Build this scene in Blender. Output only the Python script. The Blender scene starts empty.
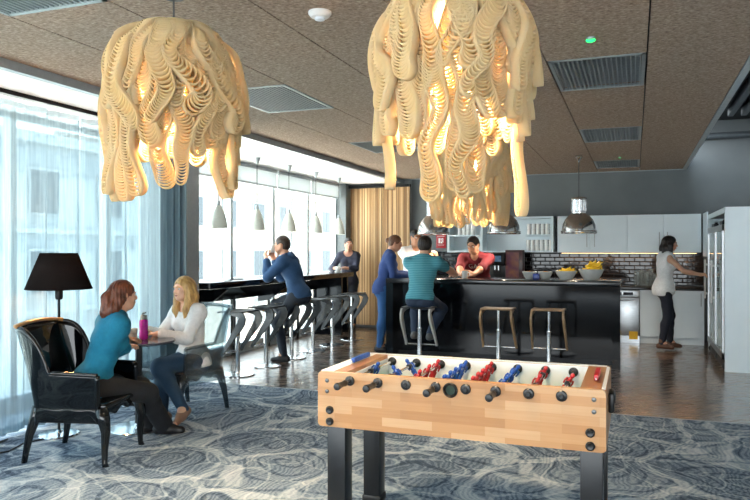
import bpy, bmesh, math, random
import numpy as np
from mathutils import Vector, Matrix
from mathutils.bvhtree import BVHTree
random.seed(7); np.random.seed(7)
sc = bpy.context.scene
COL = sc.collection
R = math.radians
PI = math.pi
V = Vector

# ------------------------------------------------------------------ materials
def S(h):
    h = h.lstrip('#')
    c = [int(h[i:i+2], 16)/255 for i in (0, 2, 4)]
    return tuple((x/12.92 if x <= .04045 else ((x+.055)/1.055)**2.4) for x in c) + (1,)

def newmat(name):
    m = bpy.data.materials.new(name); m.use_nodes = True
    nt = m.node_tree; nt.nodes.clear()
    return m, nt, nt.nodes.new('ShaderNodeOutputMaterial')

def N(nt, t, **kw):
    n = nt.nodes.new(t)
    for k, v in kw.items():
        if k in n.inputs: n.inputs[k].default_value = v
        else: setattr(n, k, v)
    return n

def ramp(nt, stops, fac=None, interp='LINEAR'):
    r = nt.nodes.new('ShaderNodeValToRGB'); cr = r.color_ramp; cr.interpolation = interp
    while len(cr.elements) > 1: cr.elements.remove(cr.elements[-1])
    cr.elements[0].position = stops[0][0]; cr.elements[0].color = stops[0][1]
    for p, c in stops[1:]:
        e = cr.elements.new(p); e.color = c
    if fac is not None: nt.links.new(fac, r.inputs[0])
    return r

def g(v): return (v, v, v, 1)

def nmat(name, c1, c2=None, scale=20., rough=.5, metal=0., bump=0., bscale=None, stretch=(1, 1, 1), spec=.5, coat=0., sheen=0., emit=None, estr=0., sss=0.):
    m, nt, out = newmat(name)
    p = nt.nodes.new('ShaderNodeBsdfPrincipled')
    c1 = S(c1) if isinstance(c1, str) else c1
    if c2 is None: c2 = tuple(min(1, x*.86) for x in c1[:3]) + (1,)
    elif isinstance(c2, str): c2 = S(c2)
    tc = nt.nodes.new('ShaderNodeTexCoord'); mp = nt.nodes.new('ShaderNodeMapping'); mp.inputs['Scale'].default_value = stretch
    nt.links.new(tc.outputs['Object'], mp.inputs[0])
    nz = N(nt, 'ShaderNodeTexNoise', Scale=scale, Detail=4.)
    nt.links.new(mp.outputs[0], nz.inputs['Vector'])
    r = ramp(nt, [(.3, c1), (.7, c2)], nz.outputs['Fac'])
    nt.links.new(r.outputs[0], p.inputs['Base Color'])
    p.inputs['Roughness'].default_value = rough; p.inputs['Metallic'].default_value = metal
    p.inputs['Specular IOR Level'].default_value = spec; p.inputs['Coat Weight'].default_value = coat
    p.inputs['Sheen Weight'].default_value = sheen
    if sss:
        p.inputs['Subsurface Weight'].default_value = sss; p.inputs['Subsurface Radius'].default_value = (.02, .008, .004)
    if emit:
        p.inputs['Emission Color'].default_value = S(emit); p.inputs['Emission Strength'].default_value = estr
    if bump:
        b = nt.nodes.new('ShaderNodeBump'); b.inputs['Strength'].default_value = bump; b.inputs['Distance'].default_value = .01
        if bscale:
            nz2 = N(nt, 'ShaderNodeTexNoise', Scale=bscale, Detail=3.); nt.links.new(mp.outputs[0], nz2.inputs['Vector'])
            nt.links.new(nz2.outputs['Fac'], b.inputs['Height'])
        else: nt.links.new(nz.outputs['Fac'], b.inputs['Height'])
        nt.links.new(b.outputs[0], p.inputs['Normal'])
    nt.links.new(p.outputs[0], out.inputs[0])
    return m

def clearmat(name, tint, ior=1.45, rough=.02, haze=0., hazecol='#ffffff', gloss=1.):
    """clear sheet: tinted see-through body, fresnel gloss, optional milky share"""
    m, nt, out = newmat(name)
    tr = N(nt, 'ShaderNodeBsdfTransparent', Color=S(tint)); gl = N(nt, 'ShaderNodeBsdfGlossy', Roughness=rough, Color=g(gloss))
    lw = N(nt, 'ShaderNodeLayerWeight', Blend=.5); pw = N(nt, 'ShaderNodeMath', operation='POWER'); nt.links.new(lw.outputs['Facing'], pw.inputs[0]); pw.inputs[1].default_value = 4.
    fr = N(nt, 'ShaderNodeMath', operation='MULTIPLY_ADD'); nt.links.new(pw.outputs[0], fr.inputs[0]); fr.inputs[1].default_value = .75; fr.inputs[2].default_value = ((ior-1)/(ior+1))**2
    mx = nt.nodes.new('ShaderNodeMixShader'); nt.links.new(fr.outputs[0], mx.inputs[0]); base = tr
    if haze:
        tc = nt.nodes.new('ShaderNodeTexCoord'); nz = N(nt, 'ShaderNodeTexNoise', Scale=9.); nt.links.new(tc.outputs['Object'], nz.inputs['Vector'])
        df = N(nt, 'ShaderNodeBsdfDiffuse', Color=S(hazecol)); m2 = nt.nodes.new('ShaderNodeMixShader')
        mr = N(nt, 'ShaderNodeMapRange'); mr.inputs[3].default_value = haze*.6; mr.inputs[4].default_value = haze*1.4
        nt.links.new(nz.outputs['Fac'], mr.inputs[0]); nt.links.new(mr.outputs[0], m2.inputs[0])
        nt.links.new(tr.outputs[0], m2.inputs[1]); nt.links.new(df.outputs[0], m2.inputs[2]); base = m2
    nt.links.new(base.outputs[0], mx.inputs[1]); nt.links.new(gl.outputs[0], mx.inputs[2])
    nt.links.new(mx.outputs[0], out.inputs[0])
    return m

def lampmat(name, col, strength):
    m, nt, out = newmat(name)
    tc = nt.nodes.new('ShaderNodeTexCoord'); nz = N(nt, 'ShaderNodeTexNoise', Scale=3.); nt.links.new(tc.outputs['Object'], nz.inputs['Vector'])
    r = ramp(nt, [(.2, S(col)), (.8, tuple(x*.97 for x in S(col)[:3])+(1,))], nz.outputs['Fac'])
    e = N(nt, 'ShaderNodeEmission', Strength=strength); nt.links.new(r.outputs[0], e.inputs[0]); nt.links.new(e.outputs[0], out.inputs[0])
    return m

# ------------------------------------------------------------------ mesh builder
class MB:
    def __init__(s): s.bm = bmesh.new()
    def box(s, x0, x1, y0, y1, z0, z1, bev=0., seg=2, mat=None):
        M = Matrix.Translation(((x0+x1)/2, (y0+y1)/2, (z0+z1)/2)) @ Matrix.Diagonal((abs(x1-x0), abs(y1-y0), abs(z1-z0), 1))
        if mat is not None: M = mat @ M
        r = bmesh.ops.create_cube(s.bm, size=1, matrix=M)
        if bev:
            es = list({e for v in r['verts'] for e in v.link_edges})
            bmesh.ops.bevel(s.bm, geom=es, offset=bev, segments=seg, affect='EDGES', profile=.5)
        return s
    def cyl(s, a, b, r0, r1=None, seg=20, caps=True):
        return s.tube([a, b], [r0, r0 if r1 is None else r1], seg, caps)
    def tube(s, pts, rad, seg=12, caps=True, flat=None):
        pts = [V(p) for p in pts]; n = len(pts)
        if not hasattr(rad, '__len__'): rad = [rad]*n
        rings = []; up = None
        for i, p in enumerate(pts):
            t = (pts[min(i+1, n-1)] - pts[max(i-1, 0)]).normalized()
            if up is None:
                up = V((0, 0, 1)) if abs(t.z) < .9 else V((1, 0, 0))
                if flat is not None: up = V(flat)
            x = t.cross(up).normalized(); y = x.cross(t).normalized(); up = y
            r = rad[i]
            if not hasattr(r, '__len__'): r = (r, r)
            rings.append([s.bm.verts.new(p + x*r[0]*math.cos(2*PI*k/seg) + y*r[1]*math.sin(2*PI*k/seg)) for k in range(seg)])
        for a, b in zip(rings, rings[1:]):
            for k in range(seg):
                s.bm.faces.new((a[k], a[(k+1) % seg], b[(k+1) % seg], b[k]))
        if caps:
            s.bm.faces.new(rings[0][::-1]); s.bm.faces.new(rings[-1])
        return s
    def lathe(s, prof, seg=32, c=(0, 0, 0), caps=True):
        c = V(c); rings = []
        for r, z in prof:
            rings.append([s.bm.verts.new(c + V((max(r, 1e-4)*math.cos(2*PI*k/seg), max(r, 1e-4)*math.sin(2*PI*k/seg), z))) for k in range(seg)])
        for a, b in zip(rings, rings[1:]):
            for k in range(seg): s.bm.faces.new((a[k], a[(k+1) % seg], b[(k+1) % seg], b[k]))
        if caps: s.bm.faces.new(rings[0][::-1]); s.bm.faces.new(rings[-1])
        return s
    def ball(s, c, r, seg=16, rings=10, rot=None):
        if not hasattr(r, '__len__'): r = (r, r, r)
        M = Matrix.Translation(c)
        if rot is not None: M = M @ rot.to_4x4()
        bmesh.ops.create_uvsphere(s.bm, u_segments=seg, v_segments=rings, radius=1, matrix=M @ Matrix.Diagonal((*r, 1)))
        return s
    def prism(s, pts, a, b, axis='y'):
        """closed outline pts (2D) extruded from a to b along axis"""
        f = {'y': lambda p, t: (p[0], t, p[1]), 'x': lambda p, t: (t, p[0], p[1]), 'z': lambda p, t: (p[0], p[1], t)}[axis]
        A = [s.bm.verts.new(f(p, a)) for p in pts]; B = [s.bm.verts.new(f(p, b)) for p in pts]; n = len(pts)
        s.bm.faces.new(A); s.bm.faces.new(B[::-1])
        for k in range(n): s.bm.faces.new((A[k], B[k], B[(k+1) % n], A[(k+1) % n]))
        return s
    def grid(s, f, nu, nv, closed_u=False):
        vs = [[s.bm.verts.new(f(i/nu, j/nv)) for j in range(nv+1)] for i in range(nu if closed_u else nu+1)]
        m = len(vs)
        for i in range(nu):
            for j in range(nv):
                s.bm.faces.new((vs[i][j], vs[(i+1) % m][j], vs[(i+1) % m][j+1], vs[i][j+1]))
        return s
    def build(s, name, mat, parent=None, smooth=35, recalc=True, solid=0., offset=0):
        if recalc: bmesh.ops.recalc_face_normals(s.bm, faces=s.bm.faces)
        me = bpy.data.meshes.new(name); s.bm.to_mesh(me); s.bm.free()
        return link(name, me, mat, parent, smooth, solid, offset)

def link(name, me, mat, parent=None, smooth=35, solid=0., offset=0):
    if smooth:
        me.shade_smooth()
        if smooth < 180: me.set_sharp_from_angle(angle=R(smooth))
    me.materials.append(mat)
    o = bpy.data.objects.new(name, me); COL.objects.link(o)
    if parent is not None: o.parent = parent
    if solid:
        md = o.modifiers.new('thickness', 'SOLIDIFY'); md.thickness = solid; md.offset = offset
    return o

def tag(o, label, cat, group=None):
    o['label'] = label; o['category'] = cat
    if group: o['group'] = group
    return o
def thing(name, label, cat, loc=(0, 0, 0), rz=0., group=None):
    o = bpy.data.objects.new(name, None); COL.objects.link(o); o.empty_display_size = .1
    o.location = loc; o.rotation_euler = (0, 0, rz)
    return tag(o, label, cat, group)
def struct(o): o['kind'] = 'structure'; return o
def copy_tree(o, label=None, loc=None, rz=None, parent=None):
    c = o.copy(); COL.objects.link(c)
    if parent is not None: c.parent = parent
    if label: c['label'] = label
    if loc is not None: c.location = loc
    if rz is not None: c.rotation_euler = (0, 0, rz)
    for ch in list(o.children): copy_tree(ch, parent=c)
    return c
def plabel(o, l): o['label'] = l; return o
ORD = ['first', 'second', 'third', 'fourth', 'fifth', 'sixth', 'seventh', 'eighth', 'ninth', 'tenth', 'eleventh', 'twelfth']

def text_mesh(body, size, align='CENTER'):
    cu = bpy.data.curves.new('lettering', 'FONT'); cu.body = body; cu.size = size; cu.align_x = align; cu.align_y = 'CENTER'; cu.extrude = .0008
    o = bpy.data.objects.new('lettering', cu); COL.objects.link(o)
    dg = bpy.context.evaluated_depsgraph_get(); me = bpy.data.meshes.new_from_object(o.evaluated_get(dg))
    bpy.data.objects.remove(o); return me

# ------------------------------------------------------------------ implicit bodies
def n3(v): v = np.asarray(v, float); return v/np.linalg.norm(v)
class Blob:
    """smooth union of round cones and ellipsoids, turned into one closed mesh"""
    def __init__(s): s.p = []
    def cone(s, a, b, ra, rb, k=.02): s.p.append(('c', np.asarray(a, float), np.asarray(b, float), ra, rb, k)); return s
    def chain(s, pts, rad, k=.02):
        for i in range(len(pts)-1): s.cone(pts[i], pts[i+1], rad[i], rad[i+1], k)
        return s
    def ell(s, c, ax, r, k=.03): s.p.append(('e', np.asarray(c, float), np.asarray(ax, float), np.asarray(r, float), 0, k)); return s
    def add(s, o): s.p += o.p; return s
    def bounds(s, p, m):
        if p[0] == 'c':
            r = max(p[3], p[4]); return np.minimum(p[1], p[2])-r-m, np.maximum(p[1], p[2])+r+m
        e = np.sqrt(((p[2]*p[3][:, None])**2).sum(0)); return p[1]-e-m, p[1]+e+m
    def mesh(s, h, inflate=0., cuts=(), subs=(), disp=None):
        lo = np.min([s.bounds(p, inflate+3*h)[0] for p in s.p], 0); hi = np.max([s.bounds(p, inflate+3*h)[1] for p in s.p], 0)
        n = np.ceil((hi-lo)/h).astype(int)+1
        D = np.full(n, .06, np.float32)
        ax = [lo[i]+h*np.arange(n[i]) for i in range(3)]
        def region(l, u):
            a = np.clip(np.floor((l-lo)/h).astype(int), 0, n); b = np.clip(np.ceil((u-lo)/h).astype(int)+1, 0, n)
            sl = tuple(slice(a[i], b[i]) for i in range(3))
            X = np.stack(np.meshgrid(*[ax[i][sl[i]] for i in range(3)], indexing='ij'), -1)
            return sl, X
        def dist(p, X):
            if p[0] == 'c':
                ab = p[2]-p[1]; t = np.clip(((X-p[1])@ab)/max(ab@ab, 1e-9), 0, 1)
                return np.linalg.norm(X-p[1]-t[..., None]*ab, axis=-1)-(p[3]+t*(p[4]-p[3]))
            q = (X-p[1])@p[2].T; k0 = np.linalg.norm(q/p[3], axis=-1); k1 = np.linalg.norm(q/p[3]**2, axis=-1)
            return k0*(k0-1)/np.maximum(k1, 1e-6)
        for p in s.p:
            sl, X = region(*s.bounds(p, .05+inflate))
            if X.size == 0: continue
            d = dist(p, X); k = p[5]; o = D[sl]
            hh = np.maximum(k-np.abs(o-d), 0)/k
            D[sl] = np.minimum(o, d)-hh*hh*k*.25
        if inflate: D -= inflate
        if disp is not None or cuts:
            sl, X = region(lo, hi+h)
            if disp is not None: D += disp(X).astype(np.float32)
            for pt, nr in cuts: D = np.maximum(D, ((X-np.asarray(pt))@n3(nr)).astype(np.float32))
        for b in subs:
            for p in b.p:
                sl, X = region(*s.bounds(p, .03))
                if X.size == 0: continue
                d = -dist(p, X); k = p[5]; o = D[sl]
                hh = np.maximum(k-np.abs(o-d), 0)/k
                D[sl] = np.maximum(o, d)+hh*hh*k*.25
        return surfnet(D, lo, h)

def surfnet(D, lo, h):
    s = D < 0
    c = np.zeros(np.array(D.shape)-1, np.int8)
    for i in (0, 1):
        for j in (0, 1):
            for k in (0, 1):
                c += s[i:D.shape[0]-1+i, j:D.shape[1]-1+j, k:D.shape[2]-1+k]
    I = np.argwhere((c > 0) & (c < 8)); nI = len(I)
    idx = np.full(c.shape, -1, np.int64); idx[I[:, 0], I[:, 1], I[:, 2]] = np.arange(nI)
    acc = np.zeros((nI, 3)); cnt = np.zeros(nI)
    for a in range(3):
        for u in (0, 1):
            for v in (0, 1):
                o0 = [0, 0, 0]; o0[(a+1) % 3] = u; o0[(a+2) % 3] = v; o1 = list(o0); o1[a] = 1
                d0 = D[I[:, 0]+o0[0], I[:, 1]+o0[1], I[:, 2]+o0[2]]; d1 = D[I[:, 0]+o1[0], I[:, 1]+o1[1], I[:, 2]+o1[2]]
                m = (d0 < 0) != (d1 < 0); t = np.where(m, d0/np.where(m, d0-d1, 1), 0)
                pos = np.array(o0, float)[None] + t[:, None]*np.eye(3)[a]
                acc[m] += pos[m]; cnt[m] += 1
    vert = lo + h*(I + acc/np.maximum(cnt, 1)[:, None])
    F = []
    for a in range(3):
        b, d = (a+1) % 3, (a+2) % 3
        s0 = np.take(s, range(D.shape[a]-1), a); s1 = np.take(s, range(1, D.shape[a]), a)
        E = np.argwhere(s0 != s1)
        E = E[(E[:, b] > 0) & (E[:, d] > 0) & (E[:, b] < D.shape[b]-1) & (E[:, d] < D.shape[d]-1)]
        if not len(E): continue
        def cell(db, dd):
            q = E.copy(); q[:, b] += db; q[:, d] += dd; return idx[q[:, 0], q[:, 1], q[:, 2]]
        Q = np.stack([cell(-1, -1), cell(0, -1), cell(0, 0), cell(-1, 0)], 1)
        fl = ~s[E[:, 0], E[:, 1], E[:, 2]]
        Q[fl] = Q[fl][:, ::-1]; F.append(Q)
    F = np.concatenate(F); F = F[(F >= 0).all(1)]
    me = bpy.data.meshes.new('m')
    me.vertices.add(nI); me.vertices.foreach_set('co', vert.astype(np.float32).ravel())
    me.loops.add(F.size); me.loops.foreach_set('vertex_index', F.astype(np.int32).ravel())
    me.polygons.add(len(F)); me.polygons.foreach_set('loop_start', np.arange(0, F.size, 4, dtype=np.int32))
    me.update(calc_edges=True)
    return me
SKY, EXPOSURE, LAMP, SUN, BARL = 2.6, 1.62, 110, 14., 22
# ------------------------------------------------------------------ shared materials
M = {}
M['dark_metal'] = nmat('dark_metal', '#1b1c1e', rough=.4, metal=.6)
M['chrome'] = nmat('chrome', '#d8dadb', '#c8cbcd', rough=.16, metal=1.)
M['brushed'] = nmat('brushed_steel', '#b9bcbe', '#a3a6a8', rough=.3, metal=1., stretch=(1, 1, 30), scale=8)
M['black_gloss'] = nmat('black_lacquer', '#090b10', '#07080c', rough=.09, spec=.28)
M['black_plastic'] = nmat('black_plastic', '#141414', '#0e0e0e', rough=.35)
M['black_paint'] = nmat('black_paint', '#17181b', '#121316', rough=.3)
M['white_paint'] = nmat('white_paint', '#e9e8e6', '#e2e1df', rough=.5)
M['cab'] = nmat('cabinet_paint', '#e4eff4', '#dfebf0', rough=.35, scale=4)
M['ceramic'] = nmat('white_ceramic', '#f0efec', '#e8e7e3', rough=.2)
M['cord'] = nmat('grey_cord', '#4b4b4b', rough=.6)
M['blue_plastic'] = nmat('blue_plastic', '#1c4fa8', '#163f8c', rough=.35)
M['red_plastic'] = nmat('red_plastic', '#b5202a', '#951a22', rough=.35)
M['white_lam'] = nmat('white_laminate', '#e2e9f0', '#dae2ea', rough=.3)
M['glass'] = clearmat('window_glass', '#f4fbfb', ior=1.35, rough=.0)
M['tan_glow'] = nmat('painted_tan_glow', '#c28a4a', '#a8733a', rough=.4)  # chandelier light in the chair's top edge, painted as a tan colour
M['alu'] = nmat('aluminium_trim', '#aeb6bb', '#a2aaaf', rough=.4, metal=.3)
M['pipe'] = nmat('painted_duct', '#5a6166', rough=.5, metal=.2)

def board_mat(name, stops, px, pz, axis='X', rough=.3, bump=.0, coat=.15):
    """laminated wood staves running along axis"""
    m, nt, out = newmat(name); p = nt.nodes.new('ShaderNodeBsdfPrincipled')
    tc = nt.nodes.new('ShaderNodeTexCoord'); sx = nt.nodes.new('ShaderNodeSeparateXYZ'); nt.links.new(tc.outputs['Object'], sx.inputs[0])
    cb = nt.nodes.new('ShaderNodeCombineXYZ')
    la = {'X': 0, 'Y': 1}[axis]
    nt.links.new(sx.outputs[la], cb.inputs[0])
    ad = N(nt, 'ShaderNodeMath', operation='ADD'); nt.links.new(sx.outputs[2], ad.inputs[0]); nt.links.new(sx.outputs[1-la], ad.inputs[1]); nt.links.new(ad.outputs[0], cb.inputs[1])
    br = N(nt, 'ShaderNodeTexBrick', offset=.37, squash=1.); br.inputs['Scale'].default_value = 1; br.inputs['Brick Width'].default_value = px; br.inputs['Row Height'].default_value = pz
    br.inputs['Mortar Size'].default_value = .0004; br.inputs['Color1'].default_value = g(0); br.inputs['Color2'].default_value = g(1); br.inputs['Mortar'].default_value = g(.2)
    nt.links.new(cb.outputs[0], br.inputs[0])
    mp = N(nt, 'ShaderNodeMapping'); mp.inputs['Scale'].default_value = (3, 60, 1); nt.links.new(cb.outputs[0], mp.inputs[0])
    nz = N(nt, 'ShaderNodeTexNoise', Scale=1.5, Detail=5.); nt.links.new(mp.outputs[0], nz.inputs[0])
    mx = N(nt, 'ShaderNodeMix', data_type='FLOAT'); mx.inputs[0].default_value = .35
    nt.links.new(br.outputs['Color'], mx.inputs[2]); nt.links.new(nz.outputs['Fac'], mx.inputs[3])
    r = ramp(nt, stops, mx.outputs[0]); nt.links.new(r.outputs[0], p.inputs['Base Color'])
    p.inputs['Roughness'].default_value = rough; p.inputs['Coat Weight'].default_value = coat
    nt.links.new(p.outputs[0], out.inputs[0]); return m
M['beech'] = board_mat('beech_staves', [(.1, S('#a97749')), (.5, S('#bb8c5e')), (.9, S('#c8a27a'))], .26, .044)
M['beech_y'] = board_mat('beech_staves_cap', [(.1, S('#8e623c')), (.5, S('#9f7049')), (.9, S('#b08258'))], .3, .04, 'Y')
M['stoolwood'] = nmat('stool_wood', '#a98c6c', '#8f7252', rough=.35, stretch=(1, 8, 8), scale=10)
M['ash'] = nmat('grey_ply', '#6b6f73', '#54585c', rough=.3, scale=15)

def m_floor():
    m, nt, out = newmat('herringbone_wood_floor'); p = nt.nodes.new('ShaderNodeBsdfPrincipled')
    tc = nt.nodes.new('ShaderNodeTexCoord')
    mp = N(nt, 'ShaderNodeMapping'); mp.inputs['Rotation'].default_value = (0, 0, R(-38)); nt.links.new(tc.outputs['Object'], mp.inputs[0])
    br = N(nt, 'ShaderNodeTexBrick', offset=.5); br.inputs['Scale'].default_value = 1; br.inputs['Brick Width'].default_value = .55; br.inputs['Row Height'].default_value = .085
    br.inputs['Mortar Size'].default_value = .002; br.inputs['Color1'].default_value = g(.15); br.inputs['Color2'].default_value = g(.9); br.inputs['Mortar'].default_value = g(0)
    nt.links.new(mp.outputs[0], br.inputs[0])
    mp2 = N(nt, 'ShaderNodeMapping'); mp2.inputs['Scale'].default_value = (2.5, 26, 1); nt.links.new(mp.outputs[0], mp2.inputs[0])
    nz = N(nt, 'ShaderNodeTexNoise', Scale=1.6, Detail=6.); nt.links.new(mp2.outputs[0], nz.inputs[0])
    mx = N(nt, 'ShaderNodeMix', data_type='FLOAT'); mx.inputs[0].default_value = .5
    nt.links.new(br.outputs['Color'], mx.inputs[2]); nt.links.new(nz.outputs['Fac'], mx.inputs[3])
    r = ramp(nt, [(.12, S('#2f231b')), (.4, S('#523f31')), (.62, S('#6e5844')), (.9, S('#8d7761'))], mx.outputs[0])
    nt.links.new(r.outputs[0], p.inputs['Base Color'])
    rr = N(nt, 'ShaderNodeMapRange'); rr.inputs[3].default_value = .2; rr.inputs[4].default_value = .34; nt.links.new(nz.outputs['Fac'], rr.inputs[0]); nt.links.new(rr.outputs[0], p.inputs['Roughness'])
    p.inputs['Specular IOR Level'].default_value = .8; p.inputs['Coat Weight'].default_value = .6; p.inputs['Coat Roughness'].default_value = .17
    b = N(nt, 'ShaderNodeBump', Strength=.15, Distance=.004); nt.links.new(br.outputs['Fac'], b.inputs['Height']); b.invert = True
    nt.links.new(b.outputs[0], p.inputs['Normal'])
    nt.links.new(p.outputs[0], out.inputs[0]); return m
M['floor'] = m_floor()

def m_carpet():
    m, nt, out = newmat('swirl_patterned_carpet'); p = nt.nodes.new('ShaderNodeBsdfPrincipled')
    L = nt.links.new
    tc = nt.nodes.new('ShaderNodeTexCoord')
    # warp
    nz = N(nt, 'ShaderNodeTexNoise', Scale=.9, Detail=2.); L(tc.outputs['Object'], nz.inputs[0])
    sub = N(nt, 'ShaderNodeVectorMath', operation='SUBTRACT'); sub.inputs[1].default_value = (.5, .5, .5); L(nz.outputs['Color'], sub.inputs[0])
    scl = N(nt, 'ShaderNodeVectorMath', operation='SCALE'); scl.inputs['Scale'].default_value = .9; L(sub.outputs[0], scl.inputs[0])
    add = N(nt, 'ShaderNodeVectorMath', operation='ADD'); L(tc.outputs['Object'], add.inputs[0]); L(scl.outputs[0], add.inputs[1])
    def mth(op, a, b=None, c=None):
        n = N(nt, 'ShaderNodeMath', operation=op)
        for i, x in enumerate((a, b, c)):
            if x is None: continue
            if isinstance(x, (int, float)): n.inputs[i].default_value = x
            else: L(x, n.inputs[i])
        return n.outputs[0]
    # rings round scattered centres
    vo = N(nt, 'ShaderNodeTexVoronoi', feature='F1', Scale=1.15); L(add.outputs[0], vo.inputs[0])
    ring = mth('ABSOLUTE', mth('SINE', mth('MULTIPLY', vo.outputs['Distance'], 22.)))
    arc = ramp(nt, [(0., g(0)), (.25, g(0)), (.42, g(1))], ring)
    # cell outlines: broad light bands
    ve = N(nt, 'ShaderNodeTexVoronoi', feature='DISTANCE_TO_EDGE', Scale=1.15); L(add.outputs[0], ve.inputs[0])
    band = ramp(nt, [(0., g(1)), (.035, g(1)), (.055, g(0))], ve.outputs['Distance'])
    # second smaller family
    v2 = N(nt, 'ShaderNodeTexVoronoi', feature='DISTANCE_TO_EDGE', Scale=3.1); L(add.outputs[0], v2.inputs[0])
    fine = ramp(nt, [(0., g(1)), (.02, g(1)), (.035, g(0))], v2.outputs['Distance'])
    # flowing hair lines
    wv = N(nt, 'ShaderNodeTexWave', wave_type='BANDS', Scale=7., Distortion=16., Detail=3.); wv.inputs['Detail Scale'].default_value = .7; L(add.outputs[0], wv.inputs[0])
    hair = ramp(nt, [(.35, g(0)), (.6, g(1))], wv.outputs['Fac'])
    big = N(nt, 'ShaderNodeTexNoise', Scale=.8, Detail=3.); mpb = N(nt, 'ShaderNodeMapping'); mpb.inputs['Location'].default_value = (4, 7, 0); L(tc.outputs['Object'], mpb.inputs[0]); L(mpb.outputs[0], big.inputs[0])
    pt = N(nt, 'ShaderNodeTexNoise', Scale=160., Detail=2.); mpc = N(nt, 'ShaderNodeMapping'); mpc.inputs['Scale'].default_value = (.35, 1, 1); L(tc.outputs['Object'], mpc.inputs[0]); L(mpc.outputs[0], pt.inputs[0])
    v = mth('ADD', mth('MULTIPLY', arc.outputs[0], .2), mth('MULTIPLY', hair.outputs[0], .15))
    v = mth('ADD', v, mth('MULTIPLY', band.outputs[0], .3))
    v = mth('ADD', v, mth('MULTIPLY', fine.outputs[0], .22))
    v = mth('ADD', v, mth('MULTIPLY', mth('SUBTRACT', big.outputs['Fac'], .5), .9))
    v = mth('ADD', v, mth('MULTIPLY', mth('SUBTRACT', pt.outputs['Fac'], .5), .8))
    cr = ramp(nt, [(0., S('#3d4d5f')), (.22, S('#68798c')), (.45, S('#97a5b1')), (.75, S('#bfc8cd')), (1., S('#d8dbd9'))], v)
    L(cr.outputs[0], p.inputs['Base Color']); p.inputs['Roughness'].default_value = .95; p.inputs['Specular IOR Level'].default_value = .15
    b = N(nt, 'ShaderNodeBump', Strength=.5, Distance=.006); L(pt.outputs['Fac'], b.inputs['Height']); L(b.outputs[0], p.inputs['Normal'])
    L(p.outputs[0], out.inputs[0]); return m
M['carpet'] = m_carpet()

def m_ceiling():
    m, nt, out = newmat('wood_wool_panel'); p = nt.nodes.new('ShaderNodeBsdfPrincipled'); L = nt.links.new
    tc = nt.nodes.new('ShaderNodeTexCoord')
    a = N(nt, 'ShaderNodeTexNoise', Scale=60., Detail=4.); L(tc.outputs['Object'], a.inputs[0])
    mp = N(nt, 'ShaderNodeMapping'); mp.inputs['Scale'].default_value = (25, 90, 25); L(tc.outputs['Object'], mp.inputs[0])
    b = N(nt, 'ShaderNodeTexNoise', Scale=1., Detail=4.); L(mp.outputs[0], b.inputs[0])
    mx = N(nt, 'ShaderNodeMix', data_type='FLOAT'); mx.inputs[0].default_value = .5; L(a.outputs['Fac'], mx.inputs[2]); L(b.outputs['Fac'], mx.inputs[3])
    r = ramp(nt, [(.33, S('#7a675a')), (.5, S('#a38f80')), (.66, S('#c8b5a3'))], mx.outputs[0]); L(r.outputs[0], p.inputs['Base Color'])
    p.inputs['Roughness'].default_value = .95; p.inputs['Specular IOR Level'].default_value = .1
    bm_ = N(nt, 'ShaderNodeBump', Strength=.5, Distance=.004); L(mx.outputs[0], bm_.inputs['Height']); L(bm_.outputs[0], p.inputs['Normal'])
    L(p.outputs[0], out.inputs[0]); return m
M['ceiling'] = m_ceiling()

def m_sheer():
    m, nt, out = newmat('sheer_voile'); L = nt.links.new
    tr = N(nt, 'ShaderNodeBsdfTransparent', Color=S('#a3b3bb')); tl = N(nt, 'ShaderNodeBsdfTranslucent', Color=S('#8fa0a8')); df = N(nt, 'ShaderNodeBsdfDiffuse', Color=S('#ccd4d8'))
    tc = nt.nodes.new('ShaderNodeTexCoord'); mp = N(nt, 'ShaderNodeMapping'); mp.inputs['Scale'].default_value = (1, 60, 2); L(tc.outputs['Object'], mp.inputs[0])
    nz = N(nt, 'ShaderNodeTexNoise', Scale=1., Detail=3.); L(mp.outputs[0], nz.inputs[0])
    mr = N(nt, 'ShaderNodeMapRange'); mr.inputs[3].default_value = .2; mr.inputs[4].default_value = .55; L(nz.outputs['Fac'], mr.inputs[0])
    a = nt.nodes.new('ShaderNodeMixShader'); a.inputs[0].default_value = .35; L(tl.outputs[0], a.inputs[1]); L(df.outputs[0], a.inputs[2])
    b = nt.nodes.new('ShaderNodeMixShader'); L(mr.outputs[0], b.inputs[0]); L(tr.outputs[0], b.inputs[1]); L(a.outputs[0], b.inputs[2])
    L(b.outputs[0], out.inputs[0]); return m
M['sheer'] = m_sheer()

def m_felt():
    m, nt, out = newmat('cream_felt_ribbon'); L = nt.links.new
    tc = nt.nodes.new('ShaderNodeTexCoord'); nz = N(nt, 'ShaderNodeTexNoise', Scale=14., Detail=3.); L(tc.outputs['Object'], nz.inputs[0])
    c = ramp(nt, [(.3, S('#f9efcf')), (.7, S('#f6e6ba'))], nz.outputs['Fac'])
    df = N(nt, 'ShaderNodeBsdfDiffuse', Roughness=.8); tl = N(nt, 'ShaderNodeBsdfTranslucent', Color=S('#ffe293')); L(c.outputs[0], df.inputs[0])
    a = nt.nodes.new('ShaderNodeMixShader'); a.inputs[0].default_value = .55; L(df.outputs[0], a.inputs[1]); L(tl.outputs[0], a.inputs[2])
    L(a.outputs[0], out.inputs[0]); return m
M['felt'] = m_felt()

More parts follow.
